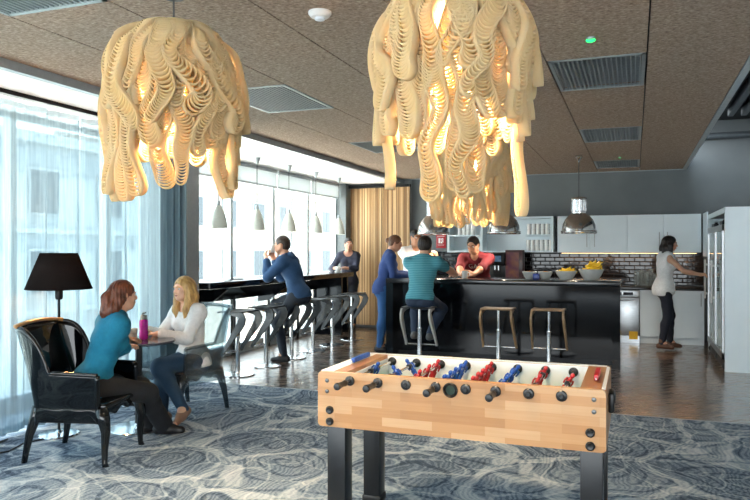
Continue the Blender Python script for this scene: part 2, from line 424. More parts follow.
def m_blind():
    m, nt, out = newmat('roller_blind_cloth'); L = nt.links.new
    tc = nt.nodes.new('ShaderNodeTexCoord'); nz = N(nt, 'ShaderNodeTexNoise', Scale=120.); L(tc.outputs['Object'], nz.inputs[0])
    c = ramp(nt, [(.3, S('#e6e9ea')), (.7, S('#dce1e3'))], nz.outputs['Fac'])
    df = N(nt, 'ShaderNodeBsdfDiffuse'); tl = N(nt, 'ShaderNodeBsdfTranslucent'); L(c.outputs[0], df.inputs[0]); L(c.outputs[0], tl.inputs[0])
    a = nt.nodes.new('ShaderNodeMixShader'); a.inputs[0].default_value = .4; L(df.outputs[0], a.inputs[1]); L(tl.outputs[0], a.inputs[2]); L(a.outputs[0], out.inputs[0]); return m
M['blind'] = m_blind()

def m_tiles():
    m, nt, out = newmat('black_metro_tiles'); p = nt.nodes.new('ShaderNodeBsdfPrincipled'); L = nt.links.new
    tc = nt.nodes.new('ShaderNodeTexCoord'); sx = nt.nodes.new('ShaderNodeSeparateXYZ'); cb = nt.nodes.new('ShaderNodeCombineXYZ'); L(tc.outputs['Object'], sx.inputs[0]); L(sx.outputs[0], cb.inputs[0]); L(sx.outputs[2], cb.inputs[1])
    br = N(nt, 'ShaderNodeTexBrick', offset=.5); br.inputs['Scale'].default_value = 1; br.inputs['Brick Width'].default_value = .165; br.inputs['Row Height'].default_value = .0685
    br.inputs['Mortar Size'].default_value = .002; br.inputs['Mortar Smooth'].default_value = .0; br.inputs['Color1'].default_value = S('#0c0b0c'); br.inputs['Color2'].default_value = S('#191718'); br.inputs['Mortar'].default_value = S('#2c2b2a')
    L(cb.outputs[0], br.inputs[0]); L(br.outputs['Color'], p.inputs['Base Color'])
    mr = N(nt, 'ShaderNodeMapRange'); mr.inputs[3].default_value = .08; mr.inputs[4].default_value = .7; L(br.outputs['Fac'], mr.inputs[0]); L(mr.outputs[0], p.inputs['Roughness'])
    br2 = N(nt, 'ShaderNodeTexBrick', offset=.5); br2.inputs['Scale'].default_value = 1; br2.inputs['Brick Width'].default_value = .165; br2.inputs['Row Height'].default_value = .0685; br2.inputs['Mortar Size'].default_value = .010; br2.inputs['Mortar Smooth'].default_value = 1.
    L(cb.outputs[0], br2.inputs[0])
    b = N(nt, 'ShaderNodeBump', Strength=.5, Distance=.006); b.invert = True; L(br2.outputs['Fac'], b.inputs['Height'])
    nz = N(nt, 'ShaderNodeTexNoise', Scale=9.); L(cb.outputs[0], nz.inputs[0]); b2 = N(nt, 'ShaderNodeBump', Strength=.1, Distance=.02); L(nz.outputs['Fac'], b2.inputs['Height']); L(b.outputs[0], b2.inputs['Normal'])
    L(b2.outputs[0], p.inputs['Normal']); L(p.outputs[0], out.inputs[0]); return m
M['tiles'] = m_tiles()

def m_slats():
    m, nt, out = newmat('wood_strip_screen'); p = nt.nodes.new('ShaderNodeBsdfPrincipled'); L = nt.links.new
    tc = nt.nodes.new('ShaderNodeTexCoord'); mp = N(nt, 'ShaderNodeMapping'); mp.inputs['Scale'].default_value = (38, .1, .12); L(tc.outputs['Object'], mp.inputs[0])
    nz = N(nt, 'ShaderNodeTexNoise', Scale=1., Detail=2.); L(mp.outputs[0], nz.inputs[0])
    r = ramp(nt, [(.3, S('#735334')), (.45, S('#a98053')), (.58, S('#cda776')), (.75, S('#e6cda4'))], nz.outputs['Fac']); L(r.outputs[0], p.inputs['Base Color'])
    p.inputs['Roughness'].default_value = .55; L(p.outputs[0], out.inputs[0]); return m
M['slats'] = m_slats()

def m_stripe():
    m, nt, out = newmat('striped_jersey'); p = nt.nodes.new('ShaderNodeBsdfPrincipled'); L = nt.links.new
    tc = nt.nodes.new('ShaderNodeTexCoord'); wv = N(nt, 'ShaderNodeTexWave', wave_type='BANDS', bands_direction='Z', Scale=14., Distortion=1.); L(tc.outputs['Object'], wv.inputs[0])
    r = ramp(nt, [(.3, S('#2f7f8e')), (.8, S('#5f9fab'))], wv.outputs['Fac']); L(r.outputs[0], p.inputs['Base Color']); p.inputs['Roughness'].default_value = .85; L(p.outputs[0], out.inputs[0]); return m
M['stripe'] = m_stripe()

def m_shade():
    m, nt, out = newmat('black_lampshade_cloth'); L = nt.links.new
    tc = nt.nodes.new('ShaderNodeTexCoord'); nz = N(nt, 'ShaderNodeTexNoise', Scale=200.); L(tc.outputs['Object'], nz.inputs[0])
    c = ramp(nt, [(.3, S('#26211f')), (.7, S('#1e1a19'))], nz.outputs['Fac']); df = N(nt, 'ShaderNodeBsdfDiffuse'); L(c.outputs[0], df.inputs[0])
    tl = N(nt, 'ShaderNodeBsdfTranslucent', Color=S('#b0642c')); a = nt.nodes.new('ShaderNodeMixShader'); a.inputs[0].default_value = .025; L(df.outputs[0], a.inputs[1]); L(tl.outputs[0], a.inputs[2]); L(a.outputs[0], out.inputs[0]); return m
M['shadecloth'] = m_shade()
# ------------------------------------------------------------------ camera, world
F_PX, YAW, EYE = 694., math.atan2(259.7, 694.), 1.5
cam = bpy.data.cameras.new('camera'); cam.lens = F_PX/750*36; cam.sensor_width = 36; cam.sensor_fit = 'HORIZONTAL'; cam.clip_start = .05; cam.clip_end = 300
co = bpy.data.objects.new('camera', cam); COL.objects.link(co); co.location = (0, 0, EYE); co.rotation_euler = (PI/2, 0, YAW); sc.camera = co
w = bpy.data.worlds.new('world'); sc.world = w; w.use_nodes = True
nt = w.node_tree; nt.nodes.clear(); wo = nt.nodes.new('ShaderNodeOutputWorld'); bg = nt.nodes.new('ShaderNodeBackground')
tc = nt.nodes.new('ShaderNodeTexCoord'); sx = nt.nodes.new('ShaderNodeSeparateXYZ'); nt.links.new(tc.outputs['Generated'], sx.inputs[0])
rp = ramp(nt, [(0., S('#a9b0b4')), (.45, S('#c9d3d8')), (.52, S('#eef5f8')), (1., S('#d3e6f4'))])
mr = N(nt, 'ShaderNodeMapRange'); mr.inputs[1].default_value = -1; mr.inputs[2].default_value = 1; nt.links.new(sx.outputs[2], mr.inputs[0]); nt.links.new(mr.outputs[0], rp.inputs[0])
nt.links.new(rp.outputs[0], bg.inputs[0]); bg.inputs[1].default_value = SKY; nt.links.new(bg.outputs[0], wo.inputs[0])
sc.view_settings.view_transform = 'Standard'; sc.view_settings.look = 'None'; sc.view_settings.exposure = EXPOSURE; sc.view_settings.gamma = 1
sc.view_settings.use_curve_mapping = False
def light(name, kind, loc, energy, col, size=.1, rot=(0, 0, 0), **kw):
    l = bpy.data.lights.new(name, kind); l.energy = energy; l.color = S(col)[:3]
    if kind == 'AREA': l.size = size
    elif kind == 'SUN': l.angle = size
    else: l.shadow_soft_size = size
    for k, v in kw.items(): setattr(l, k, v)
    o = bpy.data.objects.new(name, l); COL.objects.link(o); o.location = loc; o.rotation_euler = rot; return o
sc.cycles.max_bounces = 10; sc.cycles.transparent_max_bounces = 24; sc.cycles.caustics_reflective = False; sc.cycles.caustics_refractive = False
sc.cycles.sample_clamp_indirect = 6; sc.cycles.use_denoising = True

# ------------------------------------------------------------------ shell
CZ = 2.84; WX = -5.45; BY = 12.6
struct(MB().box(WX-.3, 3.4, -4.0, BY+.1, -.3, 0).build('floor', M['floor'], smooth=0))
struct(MB().box(WX+.1, 3.3, -4.0, 6.68, .0, .006).build('floor', M['carpet'], smooth=0))
struct(MB().box(WX+.1, 3.3, 6.68, 6.70, 0, .007).build('trim_1', M['alu'], smooth=0))
m_wall = nmat('dark_grey_wall_paint', '#6d7375', '#666c6f', rough=.6, scale=3)
struct(MB().box(-3.97, 3.4, BY, BY+.15, 0, 3.7).build('wall_back', m_wall, smooth=0))
struct(MB().box(WX-.2, -3.97, BY+.0, BY+.15, 0, 3.0).build('wall_back_left', nmat('grey_wall_paint', '#8d9090', rough=.6), smooth=0))  # even mid-grey paint behind the strip screen
struct(MB().box(3.3, 3.45, -4.0, BY, 0, 3.7).build('wall_right', nmat('light_wall_paint', '#c9c8c5', rough=.6), smooth=0))
m_dark = nmat('dark_void', '#24282b', '#1c2023', rough=.8)
struct(MB().box(.8, 3.4, -3.8, BY+.1, 3.62, 3.75).build('ceiling', m_dark, smooth=0))
struct(MB().box(-4.13, .745, -3.8, 12.55, CZ+.045, CZ+.15).build('ceiling', m_dark, smooth=0))  # dark slab added above the panels to keep their gaps dark
lines = [-4.13, -3.36, -2.65, -1.94, -1.26, -.59, .08, .745]
VENTS = [(-3.36, -2.65, y) for y in (2, 5, 8, 11)] + [(-.59, .08, y) for y in (5.05, 8.03, 10.95)]
b = MB()
for ci, (x0, x1) in enumerate(zip(lines, lines[1:])):
    off = .56 if ci == 6 else (0.05 if ci == 5 else (.3 if ci in (2, 4) else 0))
    for k in range(-4, 13):
        y0, y1 = k+off, min(k+off+1, 12.5)
        if y1-y0 < .1: continue
        if any(abs(v[0]-x0) < .01 and abs(v[2]-y0) < .12 for v in VENTS): continue
        b.box(x0+.005, x1-.005, y0+.002, y1-.002, CZ, CZ+.04)
struct(b.build('ceiling', M['ceiling'], smooth=0))
struct(MB().box(.745, .80, -3.8, 12.55, CZ-.005, CZ+.2).build('trim_2', M['alu'], smooth=0))
struct(MB().box(-4.13, .80, 12.55, 12.58, CZ-.005, CZ+.2).build('trim_3', M['alu'], smooth=0))
SZ = 2.775
struct(MB().box(-4.19, -4.13, -3.8, 12.6, SZ, CZ+.15).build('trim_4', M['alu'], smooth=0))
struct(MB().box(WX-.2, -4.15, -3.8, 12.6, SZ, SZ+.2).build('ceiling', nmat('soffit_paint', '#f1ecec', '#ece7e7', rough=.6), smooth=0))
struct(MB().box(WX, -4.95, 6.68, 7.14, 0, SZ, bev=.004).build('wall_left', nmat('column_paint', '#a0a4a6', '#989c9e', rough=.6), smooth=0))
struct(MB().box(WX, -5.2, 12.3, 12.6, 0, SZ, bev=.004).build('wall_left', nmat('post_paint', '#6d7375', '#656b6d', rough=.6), smooth=0))

# windows of the left facade
mul = [12.3-1.24*k for k in range(13)]
m_frame = nmat('window_frame_paint', '#cfd8dc', '#c6d0d4', rough=.4)
for i, (y1, y0) in enumerate(zip(mul, mul[1:])):
    fr = MB()
    for (a0, a1, z0, z1) in ((y0, y0+.035, .1, SZ), (y1-.035, y1, .1, SZ), (y0, y1, .0, .14), (y0, y1, SZ-.06, SZ)):
        fr.box(WX-.05, WX+.05, a0, a1, z0, z1)
    if i % 3 == 1: fr.box(WX-.04, WX+.05, (y0+y1)/2-.02, (y0+y1)/2+.02, .14, SZ-.06)
    o = struct(fr.build(f'window_{i+1}', m_frame, smooth=0))
    MB().grid(lambda u, v, a=y0+.03, c=y1-.03: (WX, a+(c-a)*u, .13+(SZ-.18)*v), 1, 1).build('pane', M['glass'], o, smooth=0)
# roller blinds behind the counter
for i, (y0, y1) in enumerate(((7.2, 8.56), (8.6, 9.78), (9.82, 11.02), (11.06, 12.26))):
    bl = thing('roller_blind', f'pale roller blind pulled a little down, {ORD[i]} from the column, above the window counter', 'blind', (WX+.12, (y0+y1)/2, 2.5), group='roller blinds above the window counter')
    h = (y1-y0)/2
    MB().box(-.004, .004, -h, h, .0, .25).build('cloth', M['blind'], bl, smooth=0)
    MB().box(-.012, .012, -h, h, -.02, .008, bev=.004).build('bottom_bar', M['alu'], bl)
    MB().cyl((0, -h, .245), (0, h, .245), .026).build('roller', M['alu'], bl)

# strip screen on the back wall
t = thing('wooden_strip_screen', 'tall screen of hanging honey-brown wooden strips on the back wall beside the windows', 'screen', (-4.6, 12.47, 0))
b = MB(); x = -.58; k = 0
while x < .62:
    wd = .016+.012*random.random(); dy = .03*math.sin(x*9)+.012*random.random()
    b.box(x, x+wd, dy-.006, dy+.006, .06, 2.69); x += wd+.003
b.build('strips', M['slats'], t, smooth=0)
MB().box(-.6, .64, -.05, .05, 2.69, 2.74).build('rail', M['dark_metal'], t, smooth=0)

# sheer curtains
track = MB().box(-4.74, -4.66, -1, 6.5, SZ-.035, SZ).build('curtain_track', M['dark_metal'], smooth=0)
tag(track, 'thin black curtain track under the white soffit above the sheer curtains', 'curtain track')
for (y0, y1, lb, sd) in ((1.2, 4.95, 'sheer white curtain hanging behind the floor lamp, left of its neighbour', 3), (4.97, 6.35, 'sheer white curtain gathered at the right, next to the grey column', 8)):
    rr = random.Random(sd); ph = [rr.random()*6.28 for _ in range(6)]
    def f(u, v, y0=y0, y1=y1, ph=ph):
        y = y0+(y1-y0)*u; z = 2.7-2.665*v
        s = y*2*PI
        d = .045*math.sin(s*3.1+ph[0]+.5*math.sin(s*.6+ph[1]))+.03*math.sin(s*5.3+ph[2]+v)+.02*math.sin(s*8.7+ph[3])
        d *= .55+.45*v
        return (-4.70+d, y+.02*math.sin(s*1.3+ph[4])*v, z)
    n = int((y1-y0)*90)
    cu = tag(MB().grid(f, n, 10).build('sheer_curtain', M['sheer'], recalc=False, smooth=180), lb, 'curtain', 'sheer curtains')
    MB().grid(lambda u, v: V(f(u, 0))+V((.004, 0, .008-.05*v)), n, 1).build('heading_tape', M['blind'], cu, recalc=False, smooth=180)
    MB().grid(lambda u, v: V(f(u, 1))+V((.004, 0, .06-.06*v)), n, 1).build('hem', M['sheer'], cu, recalc=False, smooth=180)
def f(u, v):  # stacked edge folds
    y = 5.95+.42*u; s = u*2*PI
    return (-4.60+.05*math.sin(s*7), y+.03*math.sin(s*3.3), 2.7-2.665*v)
tag(MB().grid(f, 110, 6).build('curtain_stack', M['sheer'], recalc=False, smooth=180), 'bunched sheer curtain edge gathered in tight folds beside the grey column', 'curtain')

# ceiling vents
vl = ['nearest of the left row, cut by the photo corner', 'second of the left row, between the two big chandeliers', 'third of the left row, near the window lamps', 'last of the left row, next to the wooden strip screen',
      'largest of the right row, near the green indicator', 'middle one of the right row', 'last of the right row, close to the kitchen wall']
m_vent = nmat('vent_metal', '#a9afb1', '#9ea5a7', rough=.45, metal=.4); m_vback = nmat('vent_back', '#6a7376', rough=.8)
for (x0, x1, y0), l in zip(VENTS, vl):
    t = thing('ceiling_vent', 'grey metal slotted ceiling vent, '+l, 'vent', ((x0+x1)/2, y0+.5, CZ), group='slotted vents in the ceiling')
    w2 = (x1-x0)/2-.008; b = MB()
    for (a0, a1, c0, c1) in ((-w2, w2, -.49, -.465), (-w2, w2, .465, .49), (-w2, -w2+.025, -.49, .49), (w2-.025, w2, -.49, .49)): b.box(a0, a1, c0, c1, -.004, .02)
    b.build('frame', m_vent, t, smooth=0)
    b = MB(); n = 20
    for k in range(1, n):
        xx = -w2+2*w2*k/n; b.box(xx-.004, xx+.004, -.47, .47, 0, .025)
    for k in range(1, 12): b.box(-w2, w2, -.47+.94*k/12-.003, -.47+.94*k/12+.003, .012, .03)
    b.build('slats', m_vent, t, smooth=0)
    MB().box(-w2, w2, -.48, .48, .034, .042).build('backing', m_vback, t, smooth=0)
t = thing('smoke_detector', 'round white smoke detector on the ceiling between the two big chandeliers', 'smoke detector', (-1.66, 3.55, CZ))
MB().lathe([(.065, 0), (.065, -.012), (.05, -.03), (.02, -.036)], 28).build('housing', M['white_paint'], t)
MB().lathe([(.03, -.034), (.028, -.045), (.012, -.05)], 20).build('sensor_head', M['white_lam'], t)
for (x, y, s, l) in ((-.26, 4.58, 1, 'small green indicator lamp on the ceiling right of the biggest chandelier'), (-.2, 10.6, .6, 'tiny green indicator lamp on the ceiling near the kitchen')):
    t = thing('indicator_lamp', l, 'indicator lamp', (x, y, CZ), group='green ceiling indicators')
    MB().lathe([(.028*s, 0), (.026*s, -.012), (.015*s, -.016)], 20).build('mount', M['alu'], t)
    MB().ball((0, 0, -.016*s), (.03*s, .018*s, .014*s)).build('lens', lampmat('green_led', '#22e05a', 1.6), t)

struct(MB().box(.8, 3.3, 3.0, 3.12, CZ-.005, 3.62).build('wall_sky_block', m_dark, smooth=0))  # unseen drop, added to keep rear sky light out of the void
# services above the right edge
t = thing('ventilation_unit', 'dark finned ventilation unit in the void beyond the ceiling edge', 'ventilation unit', (1.45, 8.6, 3.3))
MB().box(-.62, .62, -1.9, 1.9, .1, .3, bev=.01).build('casing', m_dark, t)
b = MB()
for k in range(8): xx = -.56+k*.16; b.box(xx-.035, xx+.035, -1.85, 1.85, 0, .11, bev=.008)
b.build('fins', M['pipe'], t)
pp = MB().cyl((.82, 12.545, 3.36), (3.28, 12.545, 3.36), .055, seg=20)
tag(pp.build('duct_pipe', M['pipe']), 'grey pipe running along the top of the dark back wall', 'pipe')

# exterior
light('sun', 'SUN', (20, 10, 30), SUN, '#fff4e2', R(1), (R(-6), R(12), 0))
struct(MB().box(-60, WX-.6, -20, 80, -4.2, -4).build('ground', nmat('street', '#e2e2de', rough=.9), smooth=0))
m_b = [nmat('render_wall', '#798287', '#70797e', rough=.8, scale=1), nmat('pale_stone', '#86827d', '#7c7873', rough=.8, scale=1)]
m_win = nmat('far_window_glass', '#26323a', '#1e2930', rough=.15)
for (y0, y1, x1, hgt, mi, lb) in ((8, 29, -21, 9.5, 0, 'pale grey building with rows of windows seen through the sheer curtains'), (31, 66, -23, 12, 1, 'pale stone building with rows of windows seen behind the window counter')):
    t = thing('building', lb, 'building', (x1, (y0+y1)/2, -4)); h = (y1-y0)/2
    MB().box(-8, 0, -h, h, 0, hgt).build('wall', m_b[mi], t, smooth=0)
    MB().box(-8.2, .25, -h-.2, h+.2, hgt, hgt+.4).build('cornice', m_b[mi], t, smooth=0)
    n = int((y1-y0)/3.2); nf = int(hgt/3); k0 = None
    for fl in range(nf):
        for c in range(n):
            yy = -h+(c+.5)*2*h/n
            if k0 is None:
                k0 = MB().box(-.02, .06, -.75, .75, -.9, .9).build('window', m_b[0], t, smooth=0)
                MB().box(.05, .08, -.66, -.03, -.8, .8).box(.05, .08, .03, .66, -.8, .8).build('glass', m_win, k0, smooth=0); o = k0
            else: o = copy_tree(k0, parent=t)
            o.location = (.02, yy, 1.6+fl*3.05)
        MB().box(0, .15, -h, h, fl*3.05+.02, fl*3.05+.2).build('ledge', m_b[mi], t, smooth=0)
# ------------------------------------------------------------------ ribbon chandeliers
def chandelier(label, loc, Rd, H, strands, seed, energy):
    """loc: dome top; strands: list of (azimuth deg, phi start, total drop, layer, wiggle)"""
    rr = random.Random(seed)
    t = thing('ribbon_chandelier', label, 'chandelier', loc, group='ribbon chandeliers')
    MB().cyl((0, 0, -.26), (0, 0, CZ-loc[2]), .005, seg=8).build('cord', M['cord'], t)
    MB().lathe([(.05, CZ-loc[2]-.002), (.05, CZ-loc[2]-.03), (.01, CZ-loc[2]-.04)], 20).build('ceiling_rose', M['dark_metal'], t)
    for q in range(3):  # extra bulbs added close to the felt to strengthen its glow
        bx, by, bz = .10*math.cos(R(300+120*q)), .10*math.sin(R(300+120*q)), -.21-.07*q
        MB().tube([(0, 0, -.12), (bx*.8, by*.8, bz+.13), (bx, by, bz+.05)], [.008, .008, .02], 10).build('lamp_holder', M['dark_metal'], t)
        MB().ball((bx, by, bz), (.036, .036, .045), 20, 14).build('bulb', lampmat('warm_bulb', '#ffd79a', 14), t)
        light('bulb_light', 'POINT', (loc[0]+bx, loc[1]+by, loc[2]+bz-.02), energy/3, '#ffe4bc', .05)
    for (az, ph0, drop, layer, wig) in strands:
        b = MB(); bm = b.bm
        az0 = R(az); p1 = rr.random()*6.28; p2 = rr.random()*6.28; f1 = 1.5+rr.random()*1.6; wd = .030+.010*rr.random(); dep = .040+.012*rr.random()
        lay0 = layer*.028+rr.random()*.012
        # arc length to be covered
        sarc = Rd*(PI/2-ph0)*1.02; total = max(.12, drop-(H*(math.cos(ph0))*0)-H*(1-math.cos(ph0)))
        smax = total if ph0 > 1.3 else sarc+max(.05, drop-H)
        def P(s):
            if s < sarc: ph = ph0+(PI/2-ph0)*s/sarc; rad = Rd*math.sin(ph); z = -H*(1-math.cos(ph))
            else: rad = Rd*(1-.05*(s-sarc)); z = -H-(s-sarc)
            a = az0+wig*min(1, s/.25)*(.7*math.sin(f1*s*4.2+p1)+.45*math.sin(f1*s*9.1+p2))*min(1.8, .3/max(rad, .1))
            lay = lay0*min(1, .15+s/.15); rad += lay+.014*math.sin(s*11+p2)
            return V((rad*math.cos(a), rad*math.sin(a), z+lay*.6*(1-min(1, s/sarc))))
        n = max(8, int(smax/.0135)); pts = [P(smax*i/n) for i in range(n+1)]
        fr = []
        for i, p in enumerate(pts):
            T = (pts[min(i+1, n)]-pts[max(0, i-1)]).normalized()
            rad = V((p.x, p.y, .0)); up = V((0, 0, 1))
            q = min(1, (smax*i/n)/max(sarc, .01)); ph = ph0+(PI/2-ph0)*q
            Nn = (rad.normalized()*math.sin(ph)+up*math.cos(ph)); Nn = (Nn-T*Nn.dot(T)).normalized()
            fr.append((p, T, Nn, T.cross(Nn).normalized()))
        def wid(i): return wd*(1 if i > 4 else .6+.1*i)*(1+.25*math.sin(i*.17+p1))
        def strip(centers):
            vs = [(bm.verts.new(c-Nn*dep*.5), bm.verts.new(c+Nn*dep*.5)) for c, Nn in centers]
            for a, c in zip(vs, vs[1:]): bm.faces.new((a[0], a[1], c[1], c[0]))
        # outer rail down, round the end, and back up
        m = len(fr)
        left = [(p-B*wid(i)*.5*2, Nn) for i, (p, T, Nn, B) in enumerate(fr)]
        right = [(p+B*wid(i)*.5*2, Nn) for i, (p, T, Nn, B) in enumerate(fr)]
        p, T, Nn, B = fr[-1]; wl = wid(m-1)
        end = [(p-B*wl*math.cos(PI*k/10)+T*wl*1.15*math.sin(PI*k/10), Nn) for k in range(1, 10)]
        strip(left+end+right[::-1])
        # nested hanging loops
        step = 1
        for i in range(2, m, step):
            p, T, Nn, B = fr[i]; w_ = wid(i)*.97
            sag = w_*(1.0+.2*math.sin(i*.4))
            strip([(p-B*w_*math.cos(PI*k/8)+T*sag*math.sin(PI*k/8), Nn) for k in range(0, 9)])
        bmesh.ops.remove_doubles(bm, verts=bm.verts, dist=1e-5)
        b.build('ribbon_strand', M['felt'], t, recalc=False, smooth=180, solid=.005)
    return t

def strands_for(seed, n1, drops, n2=12, short=(.3, .6)):
    """drops(az) -> drop length below the dome top for the main layer"""
    rr = random.Random(seed); L = []
    for k in range(n1):
        az = 360*k/n1+rr.uniform(-3, 3); L.append((az, .10 if k % 2 else .30, drops(az, rr)+.03, k % 2, .09))
    for k in range(n2):
        az = 360*k/n2+rr.uniform(-9, 9); L.append((az, .3+.25*(k % 3), rr.uniform(*short), 2, .2))
    for k in range(10): L.append((360*k/10+rr.uniform(-5, 5), .12+.2*(k % 2), rr.uniform(.48, .62), -.9, .07))
    for k in range(9): L.append((360*k/9+rr.uniform(-8, 8), .02, .40, 1, .12))
    return L
# azimuths are measured as seen from the room: 290 deg faces the camera, 20 deg is image right, 200 deg image left
def rel(az, c): return abs((az-c+180) % 360-180)
def d1(az, rr):
    if rel(az, 250) < 24: return rr.uniform(.76, .85)
    if rel(az, 303) < 10: return rr.uniform(.74, .80)
    if rel(az, 5) < 14: return rr.uniform(.76, .82)
    if rel(az, 200) < 26: return rr.uniform(.70, .80)
    return rr.uniform(.52, .66)
def d2(az, rr):
    if rel(az, 200) < 7: return rr.uniform(.84, .88)
    if rel(az, 18) < 9: return rr.uniform(.94, .99)
    if rel(az, 285) < 22: return rr.uniform(.86, .95)
    return rr.uniform(.56, .68)
def d3(az, rr): return rr.uniform(.68, .80)
chandelier('cream felt ribbon chandelier on the left, in front of the sheer curtains', (-2.25, 3.02, 2.65), .30, .38, strands_for(1, 36, d1, 14), 11, LAMP)
chandelier('largest cream felt ribbon chandelier, in the middle and cut by the top of the photo', (-.78, 3.12, 2.72), .305, .38, strands_for(2, 36, d2, 14), 12, LAMP)
chandelier('farthest cream felt ribbon chandelier, lower and half hidden behind the largest one', (-1.43, 6.3, 2.58), .31, .32, strands_for(3, 36, d3, 14), 13, LAMP)

# ------------------------------------------------------------------ white bell pendants over the window counter
m_bell = nmat('pendant_enamel', '#d9dcd2', '#cfd3c8', rough=.35)
proto = None
for i, (y, pl) in enumerate(((7.44, 'nearest, next to the grey column'), (8.38, 'second from the column'), (9.32, 'middle of the five, above the seated man'), (10.26, 'second from the far end'), (11.2, 'farthest, above the woman at the counter end'))):
    lb = 'off-white bell pendant lamp over the window counter, '+pl
    if proto is None:
        t = proto = thing('bell_pendant_lamp', lb, 'pendant lamp', (-4.87, y, SZ), group='bell pendants over the window counter')
        MB().lathe([(.055, 0), (.045, -.02), (.018, -.085), (.008, -.1)], 20).build('ceiling_rose', M['alu'], t)
        MB().cyl((0, 0, -.09), (0, 0, -.68), .005, seg=8).build('cord', M['cord'], t)
        MB().lathe([(.012, -.655), (.02, -.67), (.024, -.725)], 16).build('lamp_holder', M['alu'], t)
        MB().lathe([(.022, -.715), (.04, -.735), (.072, -.81), (.098, -.91), (.11, -1.0), (.105, -1.0), (.092, -.91), (.066, -.81), (.03, -.74), (.02, -.73)], 32, caps=False).build('shade', m_bell, t)
        MB().ball((0, 0, -.9), (.03, .03, .045)).build('bulb', lampmat('soft_bulb', '#fff1d6', 2.5), t)
    else: copy_tree(proto, lb, (-4.87, y, SZ))

# ------------------------------------------------------------------ chrome pendants over the bar
proto = None
for i, (x, pl) in enumerate(((-2.87, 'leftmost of the three, behind the standing woman'), (-1.80, 'middle of the three, below the far chandelier'), (-.74, 'rightmost of the three, before the cupboards'))):
    lb = 'chrome factory-style pendant lamp over the black bar, '+pl; loc = (x, 10.2, CZ)
    if proto is None:
        t = proto = thing('chrome_pendant_lamp', lb, 'pendant lamp', loc, group='chrome pendants over the bar')
        MB().lathe([(.05, 0), (.05, -.03), (.02, -.06), (.012, -.09)], 20).build('ceiling_rose', M['chrome'], t)
        MB().cyl((0, 0, -.08), (0, 0, -.6), .006, seg=8).build('cord', M['cord'], t)
        MB().lathe([(.03, -.585), (.105, -.60), (.112, -.61), (.112, -.63), (.10, -.635), (.10, -.79), (.108, -.80), (.108, -.83)], 36).build('neck', M['chrome'], t)
        b = MB()
        for k in range(18):
            a = 2*PI*k/18; b.box(.098, .108, -.006, .006, -.79, -.64, mat=Matrix.Rotation(a, 4, 'Z'))
        b.build('cooling_ribs', M['chrome'], t)
        MB().lathe([(.105, -.82), (.14, -.85), (.19, -.91), (.222, -.98), (.236, -1.05), (.236, -1.10), (.228, -1.10), (.228, -1.05), (.214, -.98), (.182, -.91), (.13, -.855), (.09, -.83)], 40, caps=False).build('shade', M['chrome'], t)
        MB().lathe([(.244, -1.07), (.246, -1.09), (.240, -1.105)], 40, caps=False).build('rim', M['chrome'], t, solid=.006)
        MB().ball((0, 0, -.98), (.05, .05, .07)).build('bulb', lampmat('bar_bulb', '#ffe2b0', 6), t)
    else: copy_tree(proto, lb, loc)
    light('bar_light', 'SPOT', (x, 10.2, CZ-1.06), BARL, '#fff0dc', .05, spot_size=R(140), spot_blend=.6)

# ------------------------------------------------------------------ floor lamp
t = thing('floor_lamp', 'slim floor lamp with black cone shade behind the dark wing chair', 'floor lamp', (-4.36, 4.36, 0))
MB().lathe([(.16, 0), (.16, .012), (.15, .022), (.03, .03), (.014, .05)], 36).build('base', M['chrome'], t)
MB().cyl((0, 0, .03), (0, 0, 1.3), .011, seg=14).build('pole', M['dark_metal'], t)
MB().lathe([(.025, 1.10), (.03, 1.12), (.03, 1.17), (.018, 1.2)], 18).build('lamp_holder', M['dark_metal'], t)
MB().lathe([(.252, 1.185), (.14, 1.475)], 48, caps=False).build('lamp_shade', M['shadecloth'], t, solid=.004)
MB().ball((0, 0, 1.25), (.03, .03, .045)).build('bulb', lampmat('lamp_bulb', '#ffcf8a', 3), t)
light('floor_lamp_light', 'POINT', (-4.36, 4.36, 1.3), 9, '#ffc27a', .04)
cb = MB().tube([(-4.36, 4.2, .014), (-4.4, 4.05, .014), (-4.33, 3.85, .014), (-4.42, 3.7, .014), (-4.55, 3.86, .014), (-4.62, 4.1, .014), (-4.58, 4.0, .02)], .006, 8)
tag(cb.build('lamp_cable', M['black_plastic']), 'thin black cable curling over the carpet below the curtain', 'cable')
# ------------------------------------------------------------------ table football
t = thing('table_football', 'pale beech table football game with black legs on the patterned carpet', 'table football', (-.832, 3.275, 0))
X0, X1, Y0, Y1, ZT, ZB = -.71, .712, 0., .70, .87, .588
def panel(name, y0, y1):
    b = MB(); M_ = Matrix.Identity(4)
    r = .02; pts = []
    for cx, cz, a0 in ((X1-r, ZT-r, 0), (X0+r, ZT-r, 90), (X0+r, ZB+r, 180), (X1-r, ZB+r, 270)):
        for k in range(5): a = R(a0+22.5*k); pts.append((cx+r*math.cos(a), cz+r*math.sin(a)))
    b.prism(pts, y0, y1, 'y'); return b.build(name, M['beech'], t)
panel('front_panel', 0, .034); panel('back_panel', Y1-.034, Y1)
b = MB().box(X0+.034, X1-.034, Y1-.038, Y1-.034, .70, ZT-.004).box(X0+.034, X1-.034, .034, .038, .70, ZT-.004)
b.box(X0+.02, X1-.02, Y1-.036, Y1+.001, ZT-.0015, ZT+.0015)
b.build('white_lining', M['white_lam'], t, smooth=0)
